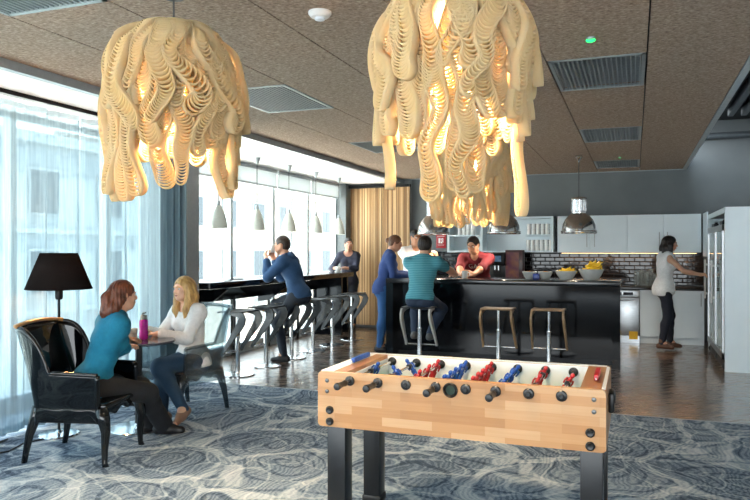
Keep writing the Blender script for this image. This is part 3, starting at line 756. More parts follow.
for s, nm in ((-1, 'left'), (1, 'right')):
    a, c = (X0+.001, X0+.034) if s < 0 else (X1-.034, X1-.001)
    MB().box(a, c, .034, Y1-.034, ZB, ZT-.003).build('end_panel', M['beech'], t, smooth=0)
    a, c = (X0+.005, X0+.075) if s < 0 else (X1-.02, X1-.004)
    MB().box(a, c, .034, Y1-.036, ZT-.003, ZT+.001).build('white_edge', M['white_lam'], t, smooth=0)
    a, c = (X0+.075, X0+.15) if s < 0 else (X1-.115, X1-.02)
    MB().box(a, c, .034, Y1-.036, ZT-.04, ZT+.001, bev=.003).build('cap_board', M['beech_y'], t, smooth=0)
    a, c = (X0+.145, X0+.155) if s < 0 else (X1-.12, X1-.11)
    MB().box(a, c, .034, Y1-.036, .70, ZT-.02).build('goal_wall', M['white_lam'], t, smooth=0)
MB().box(X0+.03, X1-.03, .034, Y1-.034, .67, .69).build('playing_field', nmat('field_green', '#1f6b3d', '#1a5f35', rough=.3), t, smooth=0)
b = MB()
b.box(-.004, .004, .04, Y1-.04, .689, .6925)
for k in range(40):
    a0, a1 = 2*PI*k/40, 2*PI*(k+1)/40
    b.prism([(r_*math.cos(a), .35+r_*math.sin(a)) for r_, a in ((.1, a0), (.106, a0), (.106, a1), (.1, a1))], .69, .6925, 'z')
b.build('field_lines', M['white_paint'], t, smooth=0)
for lx in (X0+.035, X1-.115):
    for ly in (.04, Y1-.145):
        l = MB().box(lx, lx+.10, ly, ly+.10, .03, ZB+.05, bev=.004).build('leg', M['black_paint'], t)
        MB().box(lx-.006, lx+.106, ly-.006, ly+.106, .008, .05, bev=.004).build('foot', M['black_plastic'], l)
m_bolt = nmat('dark_bolt', '#6b6c6c', '#5a5b5b', rough=.35, metal=.9)
# bolts and plugs on the front panel
for sx_ in (-1, 1):
    ex = X0 if sx_ < 0 else X1
    for dz in (.045, .10): MB().lathe([(.0, 0), (.011, .001), (.009, .006), (.0, .008)], 16).build('bolt', m_bolt, t).matrix_basis = Matrix.Translation((ex-sx_*.052, 0, ZT-dz)) @ Matrix.Rotation(PI/2, 4, 'X')
    for dz in (.195, .255): MB().lathe([(.0, 0), (.021, .001), (.021, .008), (.014, .014), (.008, .012), (0, .012)], 20).build('cap', M['black_plastic'], t).matrix_basis = Matrix.Translation((ex-sx_*.068, 0, ZT-dz)) @ Matrix.Rotation(PI/2, 4, 'X')
o = MB().lathe([(.036, 0), (.037, .006), (.030, .012), (.026, .006), (.024, .002), (0, .002)], 28).build('ball_inlet', M['black_plastic'], t); o.matrix_basis = Matrix.Translation((-.003, 0, ZT-.048)) @ Matrix.Rotation(PI/2, 4, 'X')
MB().lathe([(.022, .003), (0, .004)], 20).build('inlet_floor', nmat('dark_green_felt', '#2c3f33', rough=.8), o)
o = MB().box(0, .03, -.07, .07, -.05, .05, bev=.012).build('ball_return_cup', M['black_plastic'], t); o.location = (X1-.002, .37, .75)
MB().box(.02, .034, -.05, .05, -.005, .035, bev=.008).build('scoop', M['dark_metal'], o)
for nm, mt, cx, ya in (('score_counter', 'blue_plastic', X0+.085, .27), ('score_counter', 'red_plastic', X1-.052, .19)):
    b = MB()
    for k in range(10): b.box(-.011, .011, .024*k+.001, .024*k+.0235, .008, .034, bev=.003)
    o = plabel(b.build(nm, M[mt], t), ('blue' if mt[0] == 'b' else 'red')+' score counter'); o.location = (cx, ya, ZT)
    MB().cyl((0, -.02, .018), (0, .26, .018), .004, seg=8).build('rod', M['chrome'], o)
def player(mat):
    b = MB()
    b.ball((0, 0, .034), (.0115, .012, .014), 12, 8)
    b.tube([(0, 0, .026), (0, 0, .018), (0, 0, .006), (0, 0, -.012), (0, 0, -.03)], [(.006, .006), (.017, .011), (.018, .013), (.015, .012), (.0135, .011)], 12)
    b.tube([(.006, 0, -.028), (.006, 0, -.06), (.0055, .0, -.076)], [(.0085, .010), (.007, .008), (.0075, .010)], 10)
    b.tube([(-.006, 0, -.028), (-.006, 0, -.06), (-.0055, .0, -.076)], [(.0085, .010), (.007, .008), (.0075, .010)], 10)
    b.box(-.0125, .0125, -.016, .010, -.088, -.072, bev=.003)
    for s in (-1, 1): b.tube([(s*.016, 0, .016), (s*.021, 0, .0), (s*.018, .002, -.02)], .0048, 8)
    b.cyl((-.0, -.0, 0), (.0, .0, .001), .001)
    me = b.build('player', M[mat], None); me_ = me.data; bpy.data.objects.remove(me); return me_
# every figure stands across its rod: rods run along y, the figure faces x
PL = {'b': player('blue_plastic'), 'r': player('red_plastic')}
rods = [(-.53, 'b', 1, 1, 28), (-.378, 'b', 2, 1, -35), (-.23, 'r', 3, 0, 20), (-.077, 'b', 5, 1, 24), (.072, 'r', 5, 0, 18), (.216, 'b', 3, 1, 34), (.37, 'r', 2, 0, 24), (.5185, 'r', 1, 0, 32)]
RZ = .832
def turned(prof, seg=18): return MB().lathe(prof, seg)
for i, (x, c, n, frt, tilt) in enumerate(rods):
    s = -1 if frt else 1
    ya, yb = (-.075, Y1+.03) if frt else (-.006, Y1+.16)
    rod = MB().cyl((0, ya, 0), (0, yb, 0), .008, seg=14).build('rod', M['chrome'], t); rod.location = (x, 0, RZ)
    if not frt: plabel(rod, 'rod with red players')
    else: plabel(rod, 'rod with blue players')
    for yy, dr in ((0, -1), (Y1-.038, -1)):
        r_ = .0255 if yy == 0 else .026
        bb = turned([(.010, -.004), (r_, -.001), (r_, .007), (r_*.86, .011), (.012, .013), (.010, .02), (.0085, .02)]).build('bearing', M['black_plastic'], rod)
        bb.matrix_basis = Matrix.Translation((0, yy, 0)) @ Matrix.Rotation(PI/2, 4, 'X')
    hb = turned([(.0, 0), (.015, .001), (.017, .012), (.0145, .022), (.0135, .05), (.0165, .075), (.0165, .098), (.019, .104), (.016, .112), (.0, .114)], 14).build('handle', M['black_plastic'], rod)
    hb.matrix_basis = Matrix.Translation((0, -.06 if frt else Y1+.05, 0)) @ Matrix.Rotation(PI/2 if frt else -PI/2, 4, 'X')
    span = {1: 0, 2: .24, 3: .36, 5: .47}[n]
    sh = {1: .02, 2: .07, 3: .03, 5: 0}[n]
    for k in range(n):
        yy = .35+sh+(0 if n == 1 else -span/2+span*k/(n-1))
        p = bpy.data.objects.new('player', PL[c]); COL.objects.link(p); p.parent = rod
        p.location = (0, yy, 0); p.rotation_euler = (0, R(tilt), PI/2*0)
    for e in (-1, 1):
        rb = turned([(.009, -.012), (.015, -.012), (.015, .012), (.009, .012)], 14).build('bumper', M['black_plastic'], rod)
        rb.matrix_basis = Matrix.Translation((0, .35+e*(span/2+.05), 0)) @ Matrix.Rotation(PI/2, 4, 'X')

# ------------------------------------------------------------------ wing chairs of clear plastic
def wing_chair(label, loc, rz, mats):
    """local +y is the front"""
    t = thing('wing_chair', label, 'armchair', loc, rz, group='see-through wing chairs')
    SW, SD = .285, .255
    def plan(s):   # s -1..1 : left arm front -> back -> right arm front, at seat height
        a = abs(s); sg = 1 if s >= 0 else -1
        if a < .36: return (sg*SW*.80*(a/.36), -SD)
        if a < .52:
            q = (a-.36)/.16*PI/2; return (sg*(SW*.80+SW*.2*math.sin(q)), -SD+.075*(1-math.cos(q)))
        q = (a-.52)/.48; return (sg*SW*(1-.02*q), -SD+.075+q*(2*SD-.10))
    def top(s):
        a = abs(s)
        if a < .40: return .97-.02*(a/.4)**2
        if a < .60:
            q = (a-.40)/.20; return .95-.05*q**2-.255*(q**2.2)
        return .645-.012*((a-.6)/.4)+.0
    def P(s, h):   # h 0..1 from seat rail up to the top edge
        x, y = plan(s); a = abs(s); z = .30+(top(s)-.30)*h
        lean = max(0, (z-.42))
        bk = max(0, 1-max(0, a-.36)/.34)
        y -= .20*lean*bk+.10*lean**2*bk
        x *= 1+.20*lean*(1 if a < .6 else .8)
        if .36 < a < .68: y += .12*max(0, (z-.62))*math.sin((a-.36)/.32*PI)
        return (x, y, z)
    b = MB().grid(lambda u, v: P(-1+2*u, v), 72, 18)
    b.build('shell', mats[0], t, smooth=180, solid=.018)
    rim = [P(-1+2*k/90, 1.0) for k in range(91)]
    MB().tube(rim, .016, 10).build('arm_rim', mats[0], t, smooth=180)
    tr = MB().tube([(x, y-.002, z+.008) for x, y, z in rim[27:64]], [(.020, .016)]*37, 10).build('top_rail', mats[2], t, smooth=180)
    if mats[2] is not mats[0]: plabel(tr, 'lamp glow painted tan along the top of the back')
    def fe(s):
        e = [P(s, v/10) for v in range(11)]; return MB().tube(e, [.018]*11, 10)
    for s in (-1, 1): fe(s).build('arm_front', mats[0], t, smooth=180)
    b = MB(); b.box(-SW+.01, SW-.01, -SD+.03, SD+.035, .395, .435, bev=.018, seg=3); b.build('seat', mats[1], t)
    b = MB()
    for (xa, ya, xb, yb) in ((-SW, SD+.0, SW, SD+.0), (-SW, -SD+.03, -SW, SD), (SW, -SD+.03, SW, SD), (-SW+.02, -SD, SW-.02, -SD)):
        n = 16; pts = []
        dx, dy = xb-xa, yb-ya
        b.grid(lambda u, v: (xa+dx*u, ya+dy*u, .40-v*(.05+.05*(2*u-1)**4+.018*math.cos(u*6*PI))), 32, 4)
    b.build('apron', mats[0], t, smooth=180, solid=.022)
    for sx_ in (-1, 1):
        MB().tube([(sx_*(SW-.02), SD-.01, .40), (sx_*(SW-.012), SD+.015, .33), (sx_*(SW-.01), SD+.03, .24), (sx_*(SW-.015), SD+.02, .12), (sx_*(SW-.01), SD+.022, .03), (sx_*(SW-.008), SD+.03, 0)], [.045, .043, .032, .023, .019, .024], 14).build('leg', mats[1], t, smooth=180)
        MB().tube([(sx_*(SW-.05), -SD+.02, .40), (sx_*(SW-.045), -SD-.0, .32), (sx_*(SW-.04), -SD-.04, .2), (sx_*(SW-.03), -SD-.06, .08), (sx_*(SW-.03), -SD-.075, 0)], [.04, .038, .029, .022, .02], 14).build('leg', mats[1], t, smooth=180)
    return t
m_smoke = clearmat('smoked_plastic', '#3d4348', ior=1.5, rough=.03, haze=.5, hazecol='#07090b')
m_smoke2 = nmat('black_polycarbonate', '#0b0d0f', rough=.07, spec=.6)
m_clear = clearmat('clear_plastic', '#c9d1d4', ior=1.6, rough=.04, haze=.04, hazecol='#8f9ba2')
m_clear2 = clearmat('clear_plastic_thick', '#8b959a', ior=1.6, rough=.05, haze=.12, hazecol='#4c555b')
wing_chair('dark smoked plastic wing chair with lamp glow painted on top, holding the woman in teal', (-3.76, 4.03, 0), R(14-90), (m_smoke, m_smoke2, M['tan_glow']))
wing_chair('clear grey plastic wing chair holding the blonde woman', (-3.92, 5.38, 0), R(-100-90), (m_clear, m_clear2, m_clear))

# ------------------------------------------------------------------ cafe table and what stands on it
t = thing('cafe_table', 'small round dark pedestal table between the two seated women', 'table', (-3.9, 4.76, 0))
MB().lathe([(.0, .722), (.285, .722), (.30, .73), (.30, .74), (.294, .745), (0, .745)], 48).build('tabletop', nmat('dark_tabletop', '#4a4650', '#423e48', rough=.12), t)
MB().cyl((0, 0, .02), (0, 0, .725), .028, seg=20).build('column', M['black_paint'], t)
MB().lathe([(.24, 0), (.24, .01), (.23, .018), (.04, .026), (.03, .05)], 44).build('base', M['chrome'], t)
t = thing('water_bottle', 'magenta water bottle with grey flip cap on the round table', 'bottle', (-3.88, 4.80, .745))
MB().lathe([(.0, 0), (.032, .002), (.036, .01), (.036, .07), (.033, .085), (.036, .1), (.036, .15), (.030, .168), (.026, .172), (0, .172)], 28).build('body', nmat('magenta_plastic', '#c0149a', '#a80f86', rough=.15), t)
cp = MB().lathe([(.029, .17), (.03, .195), (.024, .205), (.012, .208)], 24).build('cap', nmat('grey_cap', '#85898a', rough=.4), t)
MB().tube([(-.012, 0, .205), (.0, 0, .222), (.022, 0, .228)], [.010, .010, .007], 10).build('spout', nmat('grey_spout', '#6e7273', rough=.4), cp)
t = thing('paper_cup', 'white takeaway paper cup at the left side of the round table', 'cup', (-3.86, 4.64, .745))
MB().lathe([(.028, 0), (.040, .105), (.042, .108), (.040, .111), (.037, .108), (.027, .006), (0, .006)], 28).build('cup', nmat('paper_white', '#e5e2dd', rough=.7), t)
MB().lathe([(.0315, .03), (.0375, .08), (.038, .08), (.032, .03)], 28, caps=False).build('sleeve', nmat('grey_sleeve', '#b9b4ae', rough=.8), t)

# ------------------------------------------------------------------ bar stools with looped sides
def loop_stool(label, loc, rz, seat_mat, side_mat, h=.77, group=None):
    t = thing('bar_stool', label, 'bar stool', loc, rz, group)
    MB().lathe([(.205, 0), (.205, .008), (.195, .016), (.03, .022), (.024, .04)], 40).build('base', M['chrome'], t)
    p = MB().cyl((0, .0, .02), (0, .0, h-.28), .0275, seg=20).cyl((0, 0, h-.3), (0, 0, h-.03), .018, seg=18).build('post', M['chrome'], t)
    MB().lathe([(.03, h-.29), (.033, h-.28), (.03, h-.265)], 18).build('collar', M['chrome'], t)
    def seat(u, v):
        x = -.195+.39*u; y = -.18+.34*v
        return (x, y, h-.012*math.cos((u-.5)*PI)*math.sin(v*PI)-.03*max(0, v-.8)**2*8)
    MB().grid(seat, 18, 14).build('seat', seat_mat, t, smooth=180, solid=.018)
    for s in (-1, 1):
        # side band: from the back edge of the seat, round the bend and forward-down to the foot bar
        path = [(.05, h-.012, .035), (-.04, h-.014, .05), (-.12, h-.022, .065), (-.165, h-.042, .08), (-.178, h-.08, .092), (-.168, h-.125, .094), (-.14, h-.175, .088), (-.075, h-.265, .072), (-.01, h-.36, .055), (.06, h-.455, .042), (.085, h-.50, .036)]
        b = MB(); bm = b.bm; rings = []
        for i, (y, z, wd) in enumerate(path):
            y0, z0 = path[max(0, i-1)][:2]; y1, z1 = path[min(len(path)-1, i+1)][:2]
            tx = V((y1-y0, z1-z0)).normalized(); nn = V((-tx.y, tx.x))
            flare = .175+.035*i/(len(path)-1)
            rings.append([bm.verts.new((s*(flare+dx), y+nn.x*dw, z+nn.y*dw)) for dx, dw in ((-.012, -wd*.5), (.012, -wd*.5), (.012, wd*.5), (-.012, wd*.5))])
        for a, c in zip(rings, rings[1:]):
            for k in range(4): bm.faces.new((a[k], a[(k+1) % 4], c[(k+1) % 4], c[k]))
        bm.faces.new(rings[0][::-1]); bm.faces.new(rings[-1])
        b.build('side_band', side_mat, t, smooth=50)
    MB().cyl((-.21, .083, h-.495), (.21, .083, h-.495), .012, seg=14).build('foot_bar', M['chrome'], t)
    return t
m_seatblack = nmat('black_seat', '#17181a', rough=.3)
m_sideblack = nmat('black_side_band', '#3a3d40', '#303335', rough=.25)
wl = ['nearest of the row at the window counter', 'second from the near end of the window counter', 'third from the near end, under the man in blue', 'fourth from the near end of the window counter', 'fifth from the near end of the window counter', 'farthest of the row at the window counter']
proto = None
for i, y in enumerate((7.22, 7.9, 8.62, 9.3, 10.0, 10.8)):
    lb = 'black looped bar stool, '+wl[i]
    if proto is None: proto = loop_stool(lb, (-4.46, y, 0), R(90), m_seatblack, m_sideblack, group='black bar stools at the window counter')
    else: copy_tree(proto, lb, (-4.46, y, 0))
loop_stool('bar stool with pale looped frame under the man in the teal shirt', (-2.62, 8.66, 0), 0, m_seatblack, nmat('white_band', '#c9c8c4', rough=.3), .76, 'bar stools at the black bar')
st = loop_stool('empty bar stool with brown wooden frame at the middle of the black bar', (-1.60, 8.70, 0), 0, M['stoolwood'], M['stoolwood'], .77, 'bar stools at the black bar')
copy_tree(st, 'empty bar stool with brown wooden frame nearest the right end of the black bar', (-.99, 8.76, 0))

# ------------------------------------------------------------------ window counter
t = thing('window_counter', 'long glossy black standing counter along the windows', 'counter', (-5.1, 9.5, 0))
MB().box(-.3, .3, -2.35, 2.22, 1.02, 1.10, bev=.004).build('countertop', M['black_gloss'], t)
MB().box(-.28, .27, 1.72, 1.78, 0, 1.02).build('end_panel', M['black_gloss'], t, smooth=0)
MB().box(-.28, .2, 2.14, 2.2, 0, 1.02).build('end_panel', M['black_gloss'], t, smooth=0)
for y in (-1.9, -.2): 
    MB().prism([(-.29, 1.02), (.24, 1.02), (.24, .99), (-.1, .74), (-.29, .72)], y, y+.05, 'y').build('bracket', M['black_gloss'], t, smooth=0)
MB().box(-.3, -.24, -2.35, 2.2, .80, 1.02).build('back_panel', M['black_gloss'], t, smooth=0)
for y in (-1.9, -.9, .1, 1.1): MB().cyl((-.27, y, 0), (-.27, y, .8), .022, seg=12).build('support', M['dark_metal'], t)
o = MB().box(-.1, .1, -.035, .035, 0, .012, bev=.004).build('phone', M['black_plastic'], smooth=0); o.location = (-4.98, 8.02, 1.1); o.rotation_euler = (0, 0, R(60))
tag(o, 'small black phone lying on the window counter before the man in blue', 'phone')

# ------------------------------------------------------------------ black bar
t = thing('bar_counter', 'big glossy black bar with thick end panels in front of the kitchen', 'bar', (-1.74, 9.28, 0))
MB().box(-1.57, 1.57, 0, .95, 1.03, 1.10, bev=.006).build('countertop', nmat('black_stone', '#101114', '#1b1d21', rough=.14, scale=12), t)
for x in (-1.57, 1.47):
    MB().box(x, x+.10, .01, .93, 0, 1.03).build('end_panel', M['black_gloss'], t, smooth=0)
MB().box(-1.47, 1.47, .24, .28, .06, 1.03).build('front_panel', M['black_gloss'], t, smooth=0)
MB().box(-1.47, 1.47, .27, .31, 0, .07).build('plinth', M['dark_metal'], t, smooth=0)
MB().box(-1.47, 1.47, .85, .93, .06, 1.03).build('back_panel', M['black_gloss'], t, smooth=0)
BZ = 1.10
# bowls of fruit
def bowl(label, x, y, r, h, mat):
    t = thing('fruit_bowl', label, 'bowl', (x, y, BZ), group='white bowls on the bar')
    MB().lathe([(0, 0), (r*.5, 0), (r*.55, .006), (r*.78, h*.45), (r, h), (r*.97, h+.004), (r*.75, h*.48), (r*.5, .014), (0, .012)], 40).build('bowl', mat, t)
    MB().lathe([(r*.5, 0), (r*.52, .004), (r*.5, .008)], 40, caps=False).build('foot_ring', mat, t, solid=.003)
m_bowl = nmat('grey_white_bowl', '#c9c9c4', '#bebeb9', rough=.35)
bw = [(-1.36, 9.72, .10, .10), (-1.15, 9.72, .10, .10), (-.87, 9.70, .142, .115), (-.545, 9.70, .165, .14)]
for (x, y, r, h), l in zip(bw, ('small pale bowl of brown snacks, leftmost of the four on the bar', 'small pale bowl of brown snacks, second of the four on the bar', 'medium pale bowl of yellow fruit, third of the four on the bar', 'largest pale bowl heaped with bananas, rightmost on the bar')): bowl(l, x, y, r, h, m_bowl)
m_ban = nmat('banana_skin', '#f2c81c', '#e3b416', rough=.45, scale=6); m_tip = nmat('banana_stalk', '#7d6a25', rough=.7)
def banana_parts(t, L, r):
    n = 10; pts = []; rad = []
    for i in range(n+1):
        q = i/n; a = (q-.5)*1.5; pts.append((L*.62*math.sin(a), 0, L*.62*(math.cos(a)-1)*-1)); rad.append(r*(.45+.55*min(1, 4*min(q, 1-q))))
    MB().tube(pts, rad, 8).build('skin', m_ban, t, smooth=60)
    MB().tube([pts[-1], (pts[-1][0]+.016, 0, pts[-1][2]+.014)], [r*.4, r*.3], 8).build('stalk', m_tip, t)
proto = None; k = 0
for bi, cnt, zz in ((3, 14, .16), (2, 9, .13)):
    x, y, r, h = bw[bi]; rr = random.Random(bi)
    for i in range(cnt):
        lay = i/(cnt-1); a = i*2.4
        side = ['at the left', 'at the right', 'at the front', 'at the back'][int((a/(PI/2)+.5)) % 4]
        lb = f'yellow banana {ORD[min(i, 11)] if i < 12 else "last"} from the bottom of the heap in the {"largest" if bi == 3 else "medium"} bowl'
        loc = (x+math.cos(a)*r*.42*(1-lay*.6)+(.03 if bi == 3 else 0), y+math.sin(a)*r*.42*(1-lay*.6), BZ+zz-.05+lay*(.10 if bi == 3 else .04))
        if proto is None:
            t = proto = thing('banana', lb, 'banana', loc); banana_parts(t, .19, .02)
        else: t = copy_tree(proto, lb, loc)
        t['group'] = 'bananas in the '+('largest bowl' if bi == 3 else 'medium bowl')
        t.rotation_euler = (rr.uniform(-.5, .5), rr.uniform(-.35, .25)-.15, rr.uniform(-.8, .8)+(0 if i % 3 else 1.2))
for bi, nm in ((0, 'leftmost'), (1, 'second')):
    x, y, r, h = bw[bi]; b = MB(); rr = random.Random(bi+5)
    for i in range(46):
        a = rr.random()*6.28; q = r*.75*math.sqrt(rr.random()); b.box(-.013, .013, -.010, .010, -.006, .006, bev=.003, seg=1, mat=Matrix.Translation((x+q*math.cos(a), y+q*math.sin(a), BZ+h*.72+.022*(1-q/r)+.012*rr.random())) @ Matrix.Rotation(rr.random()*3, 4, 'Z') @ Matrix.Rotation(rr.uniform(-.6, .6), 4, 'X'))
    b.box(x-r*.4, x+r*.4, y-r*.4, y+r*.4, BZ+.015, BZ+h*.7, bev=.01)
    o = tag(b.build('snacks', nmat('brown_snacks_'+nm, '#a5632a', '#d59a45', rough=.7, scale=30), smooth=0), f'heap of brown and amber snacks in the {nm} small bowl', 'snacks'); o['kind'] = 'stuff'
b = MB().box(-.045, .045, -.03, .03, 0, .075, bev=.01); o = b.build('snack_packet', nmat('blue_wrapper', '#1c3f9a', '#172f78', rough=.3)); o.location = (-1.255, 9.62, BZ)
tag(o, 'small blue packet on the bar between the two small bowls', 'packet')

# ------------------------------------------------------------------ mugs
def mug_proto(label, loc, group, r=.037, h=.092):
    t = thing('mug', label, 'mug', loc, group=group)
    MB().lathe([(0, 0), (r*.9, 0), (r, .006), (r, h), (r*.93, h), (r*.92, .01), (0, .008)], 22).build('cup', M['ceramic'], t)
    MB().tube([(r*.95, 0, h*.8), (r+.022, 0, h*.78), (r+.028, 0, h*.5), (r+.018, 0, h*.28), (r*.95, 0, h*.24)], .0055, 8).build('handle', M['ceramic'], t)
    return t
mug0 = mug_proto('white mug between the hands of the man in the red shirt', (-2.27, 9.72, BZ), 'mugs in use', .042, .10)
copy_tree(mug0, 'white mug in the hands of the woman at the far counter end', (-5.09, 11.66, BZ))
# ------------------------------------------------------------------ kitchen run
KF = 11.95; UF = 12.2
struct(MB().box(-3.9, 1.06, BY-.02, BY, .92, 1.47).build('trim_5', M['tiles'], smooth=0))
# base units
def base_unit(label, x0, x1, doors):
    t = thing('base_cabinet', label, 'cabinet', ((x0+x1)/2, KF, 0), group='pale grey base cabinets'); w2 = (x1-x0)/2
    MB().box(-w2, w2, .02, BY-KF-.02, .10, .86).build('body', M['cab'], t, smooth=0)
    MB().box(-w2, w2, .045, .06, 0, .10).build('plinth', M['cab'], t, smooth=0)
    for k in range(doors):
        a = -w2+2*w2*k/doors
        d = MB().box(a+.003, a+2*w2/doors-.003, 0, .02, .115, .855, bev=.002).build('door', M['cab'], t, smooth=0)
        hx = a+2*w2/doors-.05 if k % 2 == 0 else a+.05
        MB().cyl((hx, -.03, .62), (hx, -.03, .82), .006, seg=10).cyl((hx, -.03, .65), (hx, 0, .65), .005, seg=8).cyl((hx, -.03, .79), (hx, 0, .79), .005, seg=8).build('handle', M['brushed'], d)
base_unit('pale grey base cabinet behind the woman at the fridge', .08, 1.02, 1)
base_unit('pale grey base cabinet left of the dishwasher, hidden behind the bar', -1.6, -.53, 2)
base_unit('pale grey base cabinet under the coffee machines', -3.0, -1.61, 2)
o = MB().box(-3.02, 1.03, KF-.02, BY-.02, .86, .90, bev=.003).build('worktop', nmat('dark_worktop', '#1d1e20', '#26282a', rough=.2))
tag(o, 'dark worktop along the tiled back wall', 'worktop')
t = thing('dishwasher', 'stainless steel dishwasher at the right end of the bar', 'dishwasher', (-.225, KF, 0))
MB().box(-.3, .3, .02, .6, .0, .86).build('body', M['dark_metal'], t, smooth=0)
d = MB().box(-.297, .297, -.01, .02, .12, .73, bev=.004).build('door', M['brushed'], t)
MB().cyl((-.22, -.045, .69), (.22, -.045, .69), .012, seg=12).cyl((-.2, -.045, .69), (-.2, 0, .69), .008, seg=8).cyl((.2, -.045, .69), (.2, 0, .69), .008, seg=8).build('handle', M['chrome'], d)
c = MB().box(-.297, .297, -.012, .02, .735, .85, bev=.004).build('control_panel', M['brushed'], t)
MB().box(.05, .2, -.016, -.01, .77, .82).build('display', M['black_gloss'], c, smooth=0)
MB().box(-.297, .297, 0, .02, .0, .115).build('kick_plate', M['brushed'], t, smooth=0)
MB().box(.14, .27, -.014, -.009, .06, .19).build('sticker', nmat('yellow_sticker', '#e8b80f', '#dba90c', rough=.5), t, smooth=0)

# wall cabinets
def wall_unit(label, x0, x1, hs):
    t = thing('wall_cabinet', label, 'cabinet', ((x0+x1)/2, UF, 1.46), group='pale grey wall cabinets'); w2 = (x1-x0)/2
    MB().box(-w2, w2, .02, BY-UF, 0, .62).build('body', M['cab'], t, smooth=0)
    d = MB().box(-w2+.003, w2-.003, 0, .02, .004, .60, bev=.002).build('door', M['cab'], t, smooth=0)
    hx = w2-.06 if hs > 0 else -w2+.06
    MB().cyl((hx, -.032, .09), (hx, -.032, .33), .007, seg=10).cyl((hx, -.032, .12), (hx, 0, .12), .005, seg=8).cyl((hx, -.032, .3), (hx, 0, .3), .005, seg=8).build('handle', M['brushed'], d)
def wx(u, Y): a = (u-375)/694; return Y*(-.3501+.9367*a)/(.9367+.3501*a)
xs = [wx(u, UF) for u in (557, 590.5, 627, 663, 701)]
for i, l in enumerate(('leftmost closed wall cabinet, behind the right chrome pendant', 'second closed wall cabinet from the open shelves', 'third closed wall cabinet from the open shelves', 'rightmost closed wall cabinet, above the woman at the fridge')):
    wall_unit('pale grey '+l, xs[i]+.001, xs[i+1]-.001, 1 if i % 2 == 0 else -1)
# open shelf unit
xa, xb, xc = wx(447, UF), wx(553, UF), wx(480, UF)
xd = wx(526, UF)
t = thing('open_shelf_unit', 'pale grey open wall shelves holding white mugs', 'shelf', ((xa+xb)/2, UF, 1.46)); w2 = (xb-xa)/2; c0 = (xa+xb)/2
MB().box(-w2, w2, BY-UF-.02, BY-UF, 0, .62).build('back_panel', M['cab'], t, smooth=0)
for z0, z1 in ((0, .03), (.59, .62)): MB().box(-w2, w2, 0, BY-UF-.02, z0, z1).build('board', M['cab'], t, smooth=0)
MB().box(-w2, xc-c0, .0, BY-UF-.02, .285, .31).build('shelf', M['cab'], t, smooth=0)
MB().box(xd-c0-.02, w2, .0, BY-UF-.02, .285, .31).build('shelf', M['cab'], t, smooth=0)
for x in (-w2, xc-c0, w2-.04): MB().box(x, x+.04, -.002, BY-UF-.02, .0, .62).build('upright', M['cab'], t, smooth=0)
proto = None
rows = [('upper right shelf', wx(529, UF+.1), .078, 5, 1.46+.31), ('lower right shelf', wx(528, UF+.1), .078, 6, 1.46+.03), ('upper left shelf', wx(459.5, UF+.1), .08, 4, 1.46+.31)]
for nm, x0, dx, n, z in rows:
    for k in range(n):
        for q in (0, 1):
            lb = f'white mug on the {nm}, {"bottom" if q == 0 else "top"} of the {ORD[k]} stack from the left'
            loc = (x0+dx*k, UF+.1, z+q*.094)
            if proto is None: proto = mug_proto(lb, loc, 'stacked white mugs on the open shelves')
            else: copy_tree(proto, lb, loc, rz=.3*((k*7+q*3) % 5)-.4)['group'] = 'stacked white mugs on the open shelves'
# worktop machines
def wpos(u, Y): return wx(u, Y)
t = thing('coffee_machine', 'black coffee machine with small screen on the back worktop, right of the red shirt', 'coffee machine', (wpos(498, 12.1), 12.1, .90))
MB().box(-.14, .14, -.05, .08, 0, .55, bev=.015).build('body', M['black_plastic'], t)
MB().box(-.14, .14, -.19, -.04, 0, .07, bev=.008).build('drip_tray', M['brushed'], t)
hd = MB().box(-.14, .14, -.18, .0, .33, .55, bev=.015).build('brew_head', M['dark_metal'], t)
MB().box(-.1, .08, -.184, -.179, .40, .5).build('screen', nmat('screen_glass', '#7fa2c4', '#5c7fa5', rough=.1), hd, smooth=0)
MB().cyl((-.03, -.13, .33), (-.03, -.13, .25), .012, seg=10).cyl((.03, -.13, .33), (.03, -.13, .25), .012, seg=10).build('spouts', M['chrome'], t)
t = thing('drinks_dispenser', 'brown and plum drinks dispenser box beside the coffee machine', 'drinks dispenser', (wpos(515, 12.1), 12.1, .90))
MB().box(-.15, .15, -.14, .08, 0, .6, bev=.01).build('body', nmat('plum_brown', '#3a2226', '#51302f', rough=.3, scale=5), t)
MB().box(-.135, .08, -.144, -.139, .1, .56).build('front_print', nmat('plum_print', '#5b2a4f', '#8a5a3c', rough=.3, scale=9), t, smooth=0)
t = thing('hot_drinks_flask', 'dark rounded flask on the worktop behind the man in the red shirt', 'flask', (wpos(486, 12.3), 12.36, .9))
MB().lathe([(0, 0), (.11, 0), (.12, .02), (.12, .36), (.13, .42), (.13, .47), (.10, .53), (0, .545)], 28).build('body', nmat('dark_grey_enamel', '#4c5256', rough=.3), t)
MB().tube([(-.1, 0, .5), (-.19, 0, .48), (-.19, 0, .32), (-.12, 0, .28)], .014, 8).build('handle', M['black_plastic'], t)
proto = None
for i, (u, h) in enumerate(((636.5, .22), (641, .27), (646, .24), (650.5, .29), (655, .22))):
    lb = f'clear glass on the worktop left of the woman at the fridge, {ORD[i]} from the left'
    loc = (wpos(u, 12.2), 12.2+.05*(i % 2), .9)
    if proto is None:
        t = proto = MB().lathe([(0, 0), (.032, 0), (.036, .01), (.042, .25), (.040, .25), (.034, .015), (0, .012)], 22).build('drinking_glass', clearmat('tumbler_glass', '#e6ecec', ior=1.5, rough=.02, haze=.12)); t.location = loc; tag(t, lb, 'glass', 'glasses on the back worktop')
    else: copy_tree(proto, lb, loc).scale = (1, 1, h/.25)
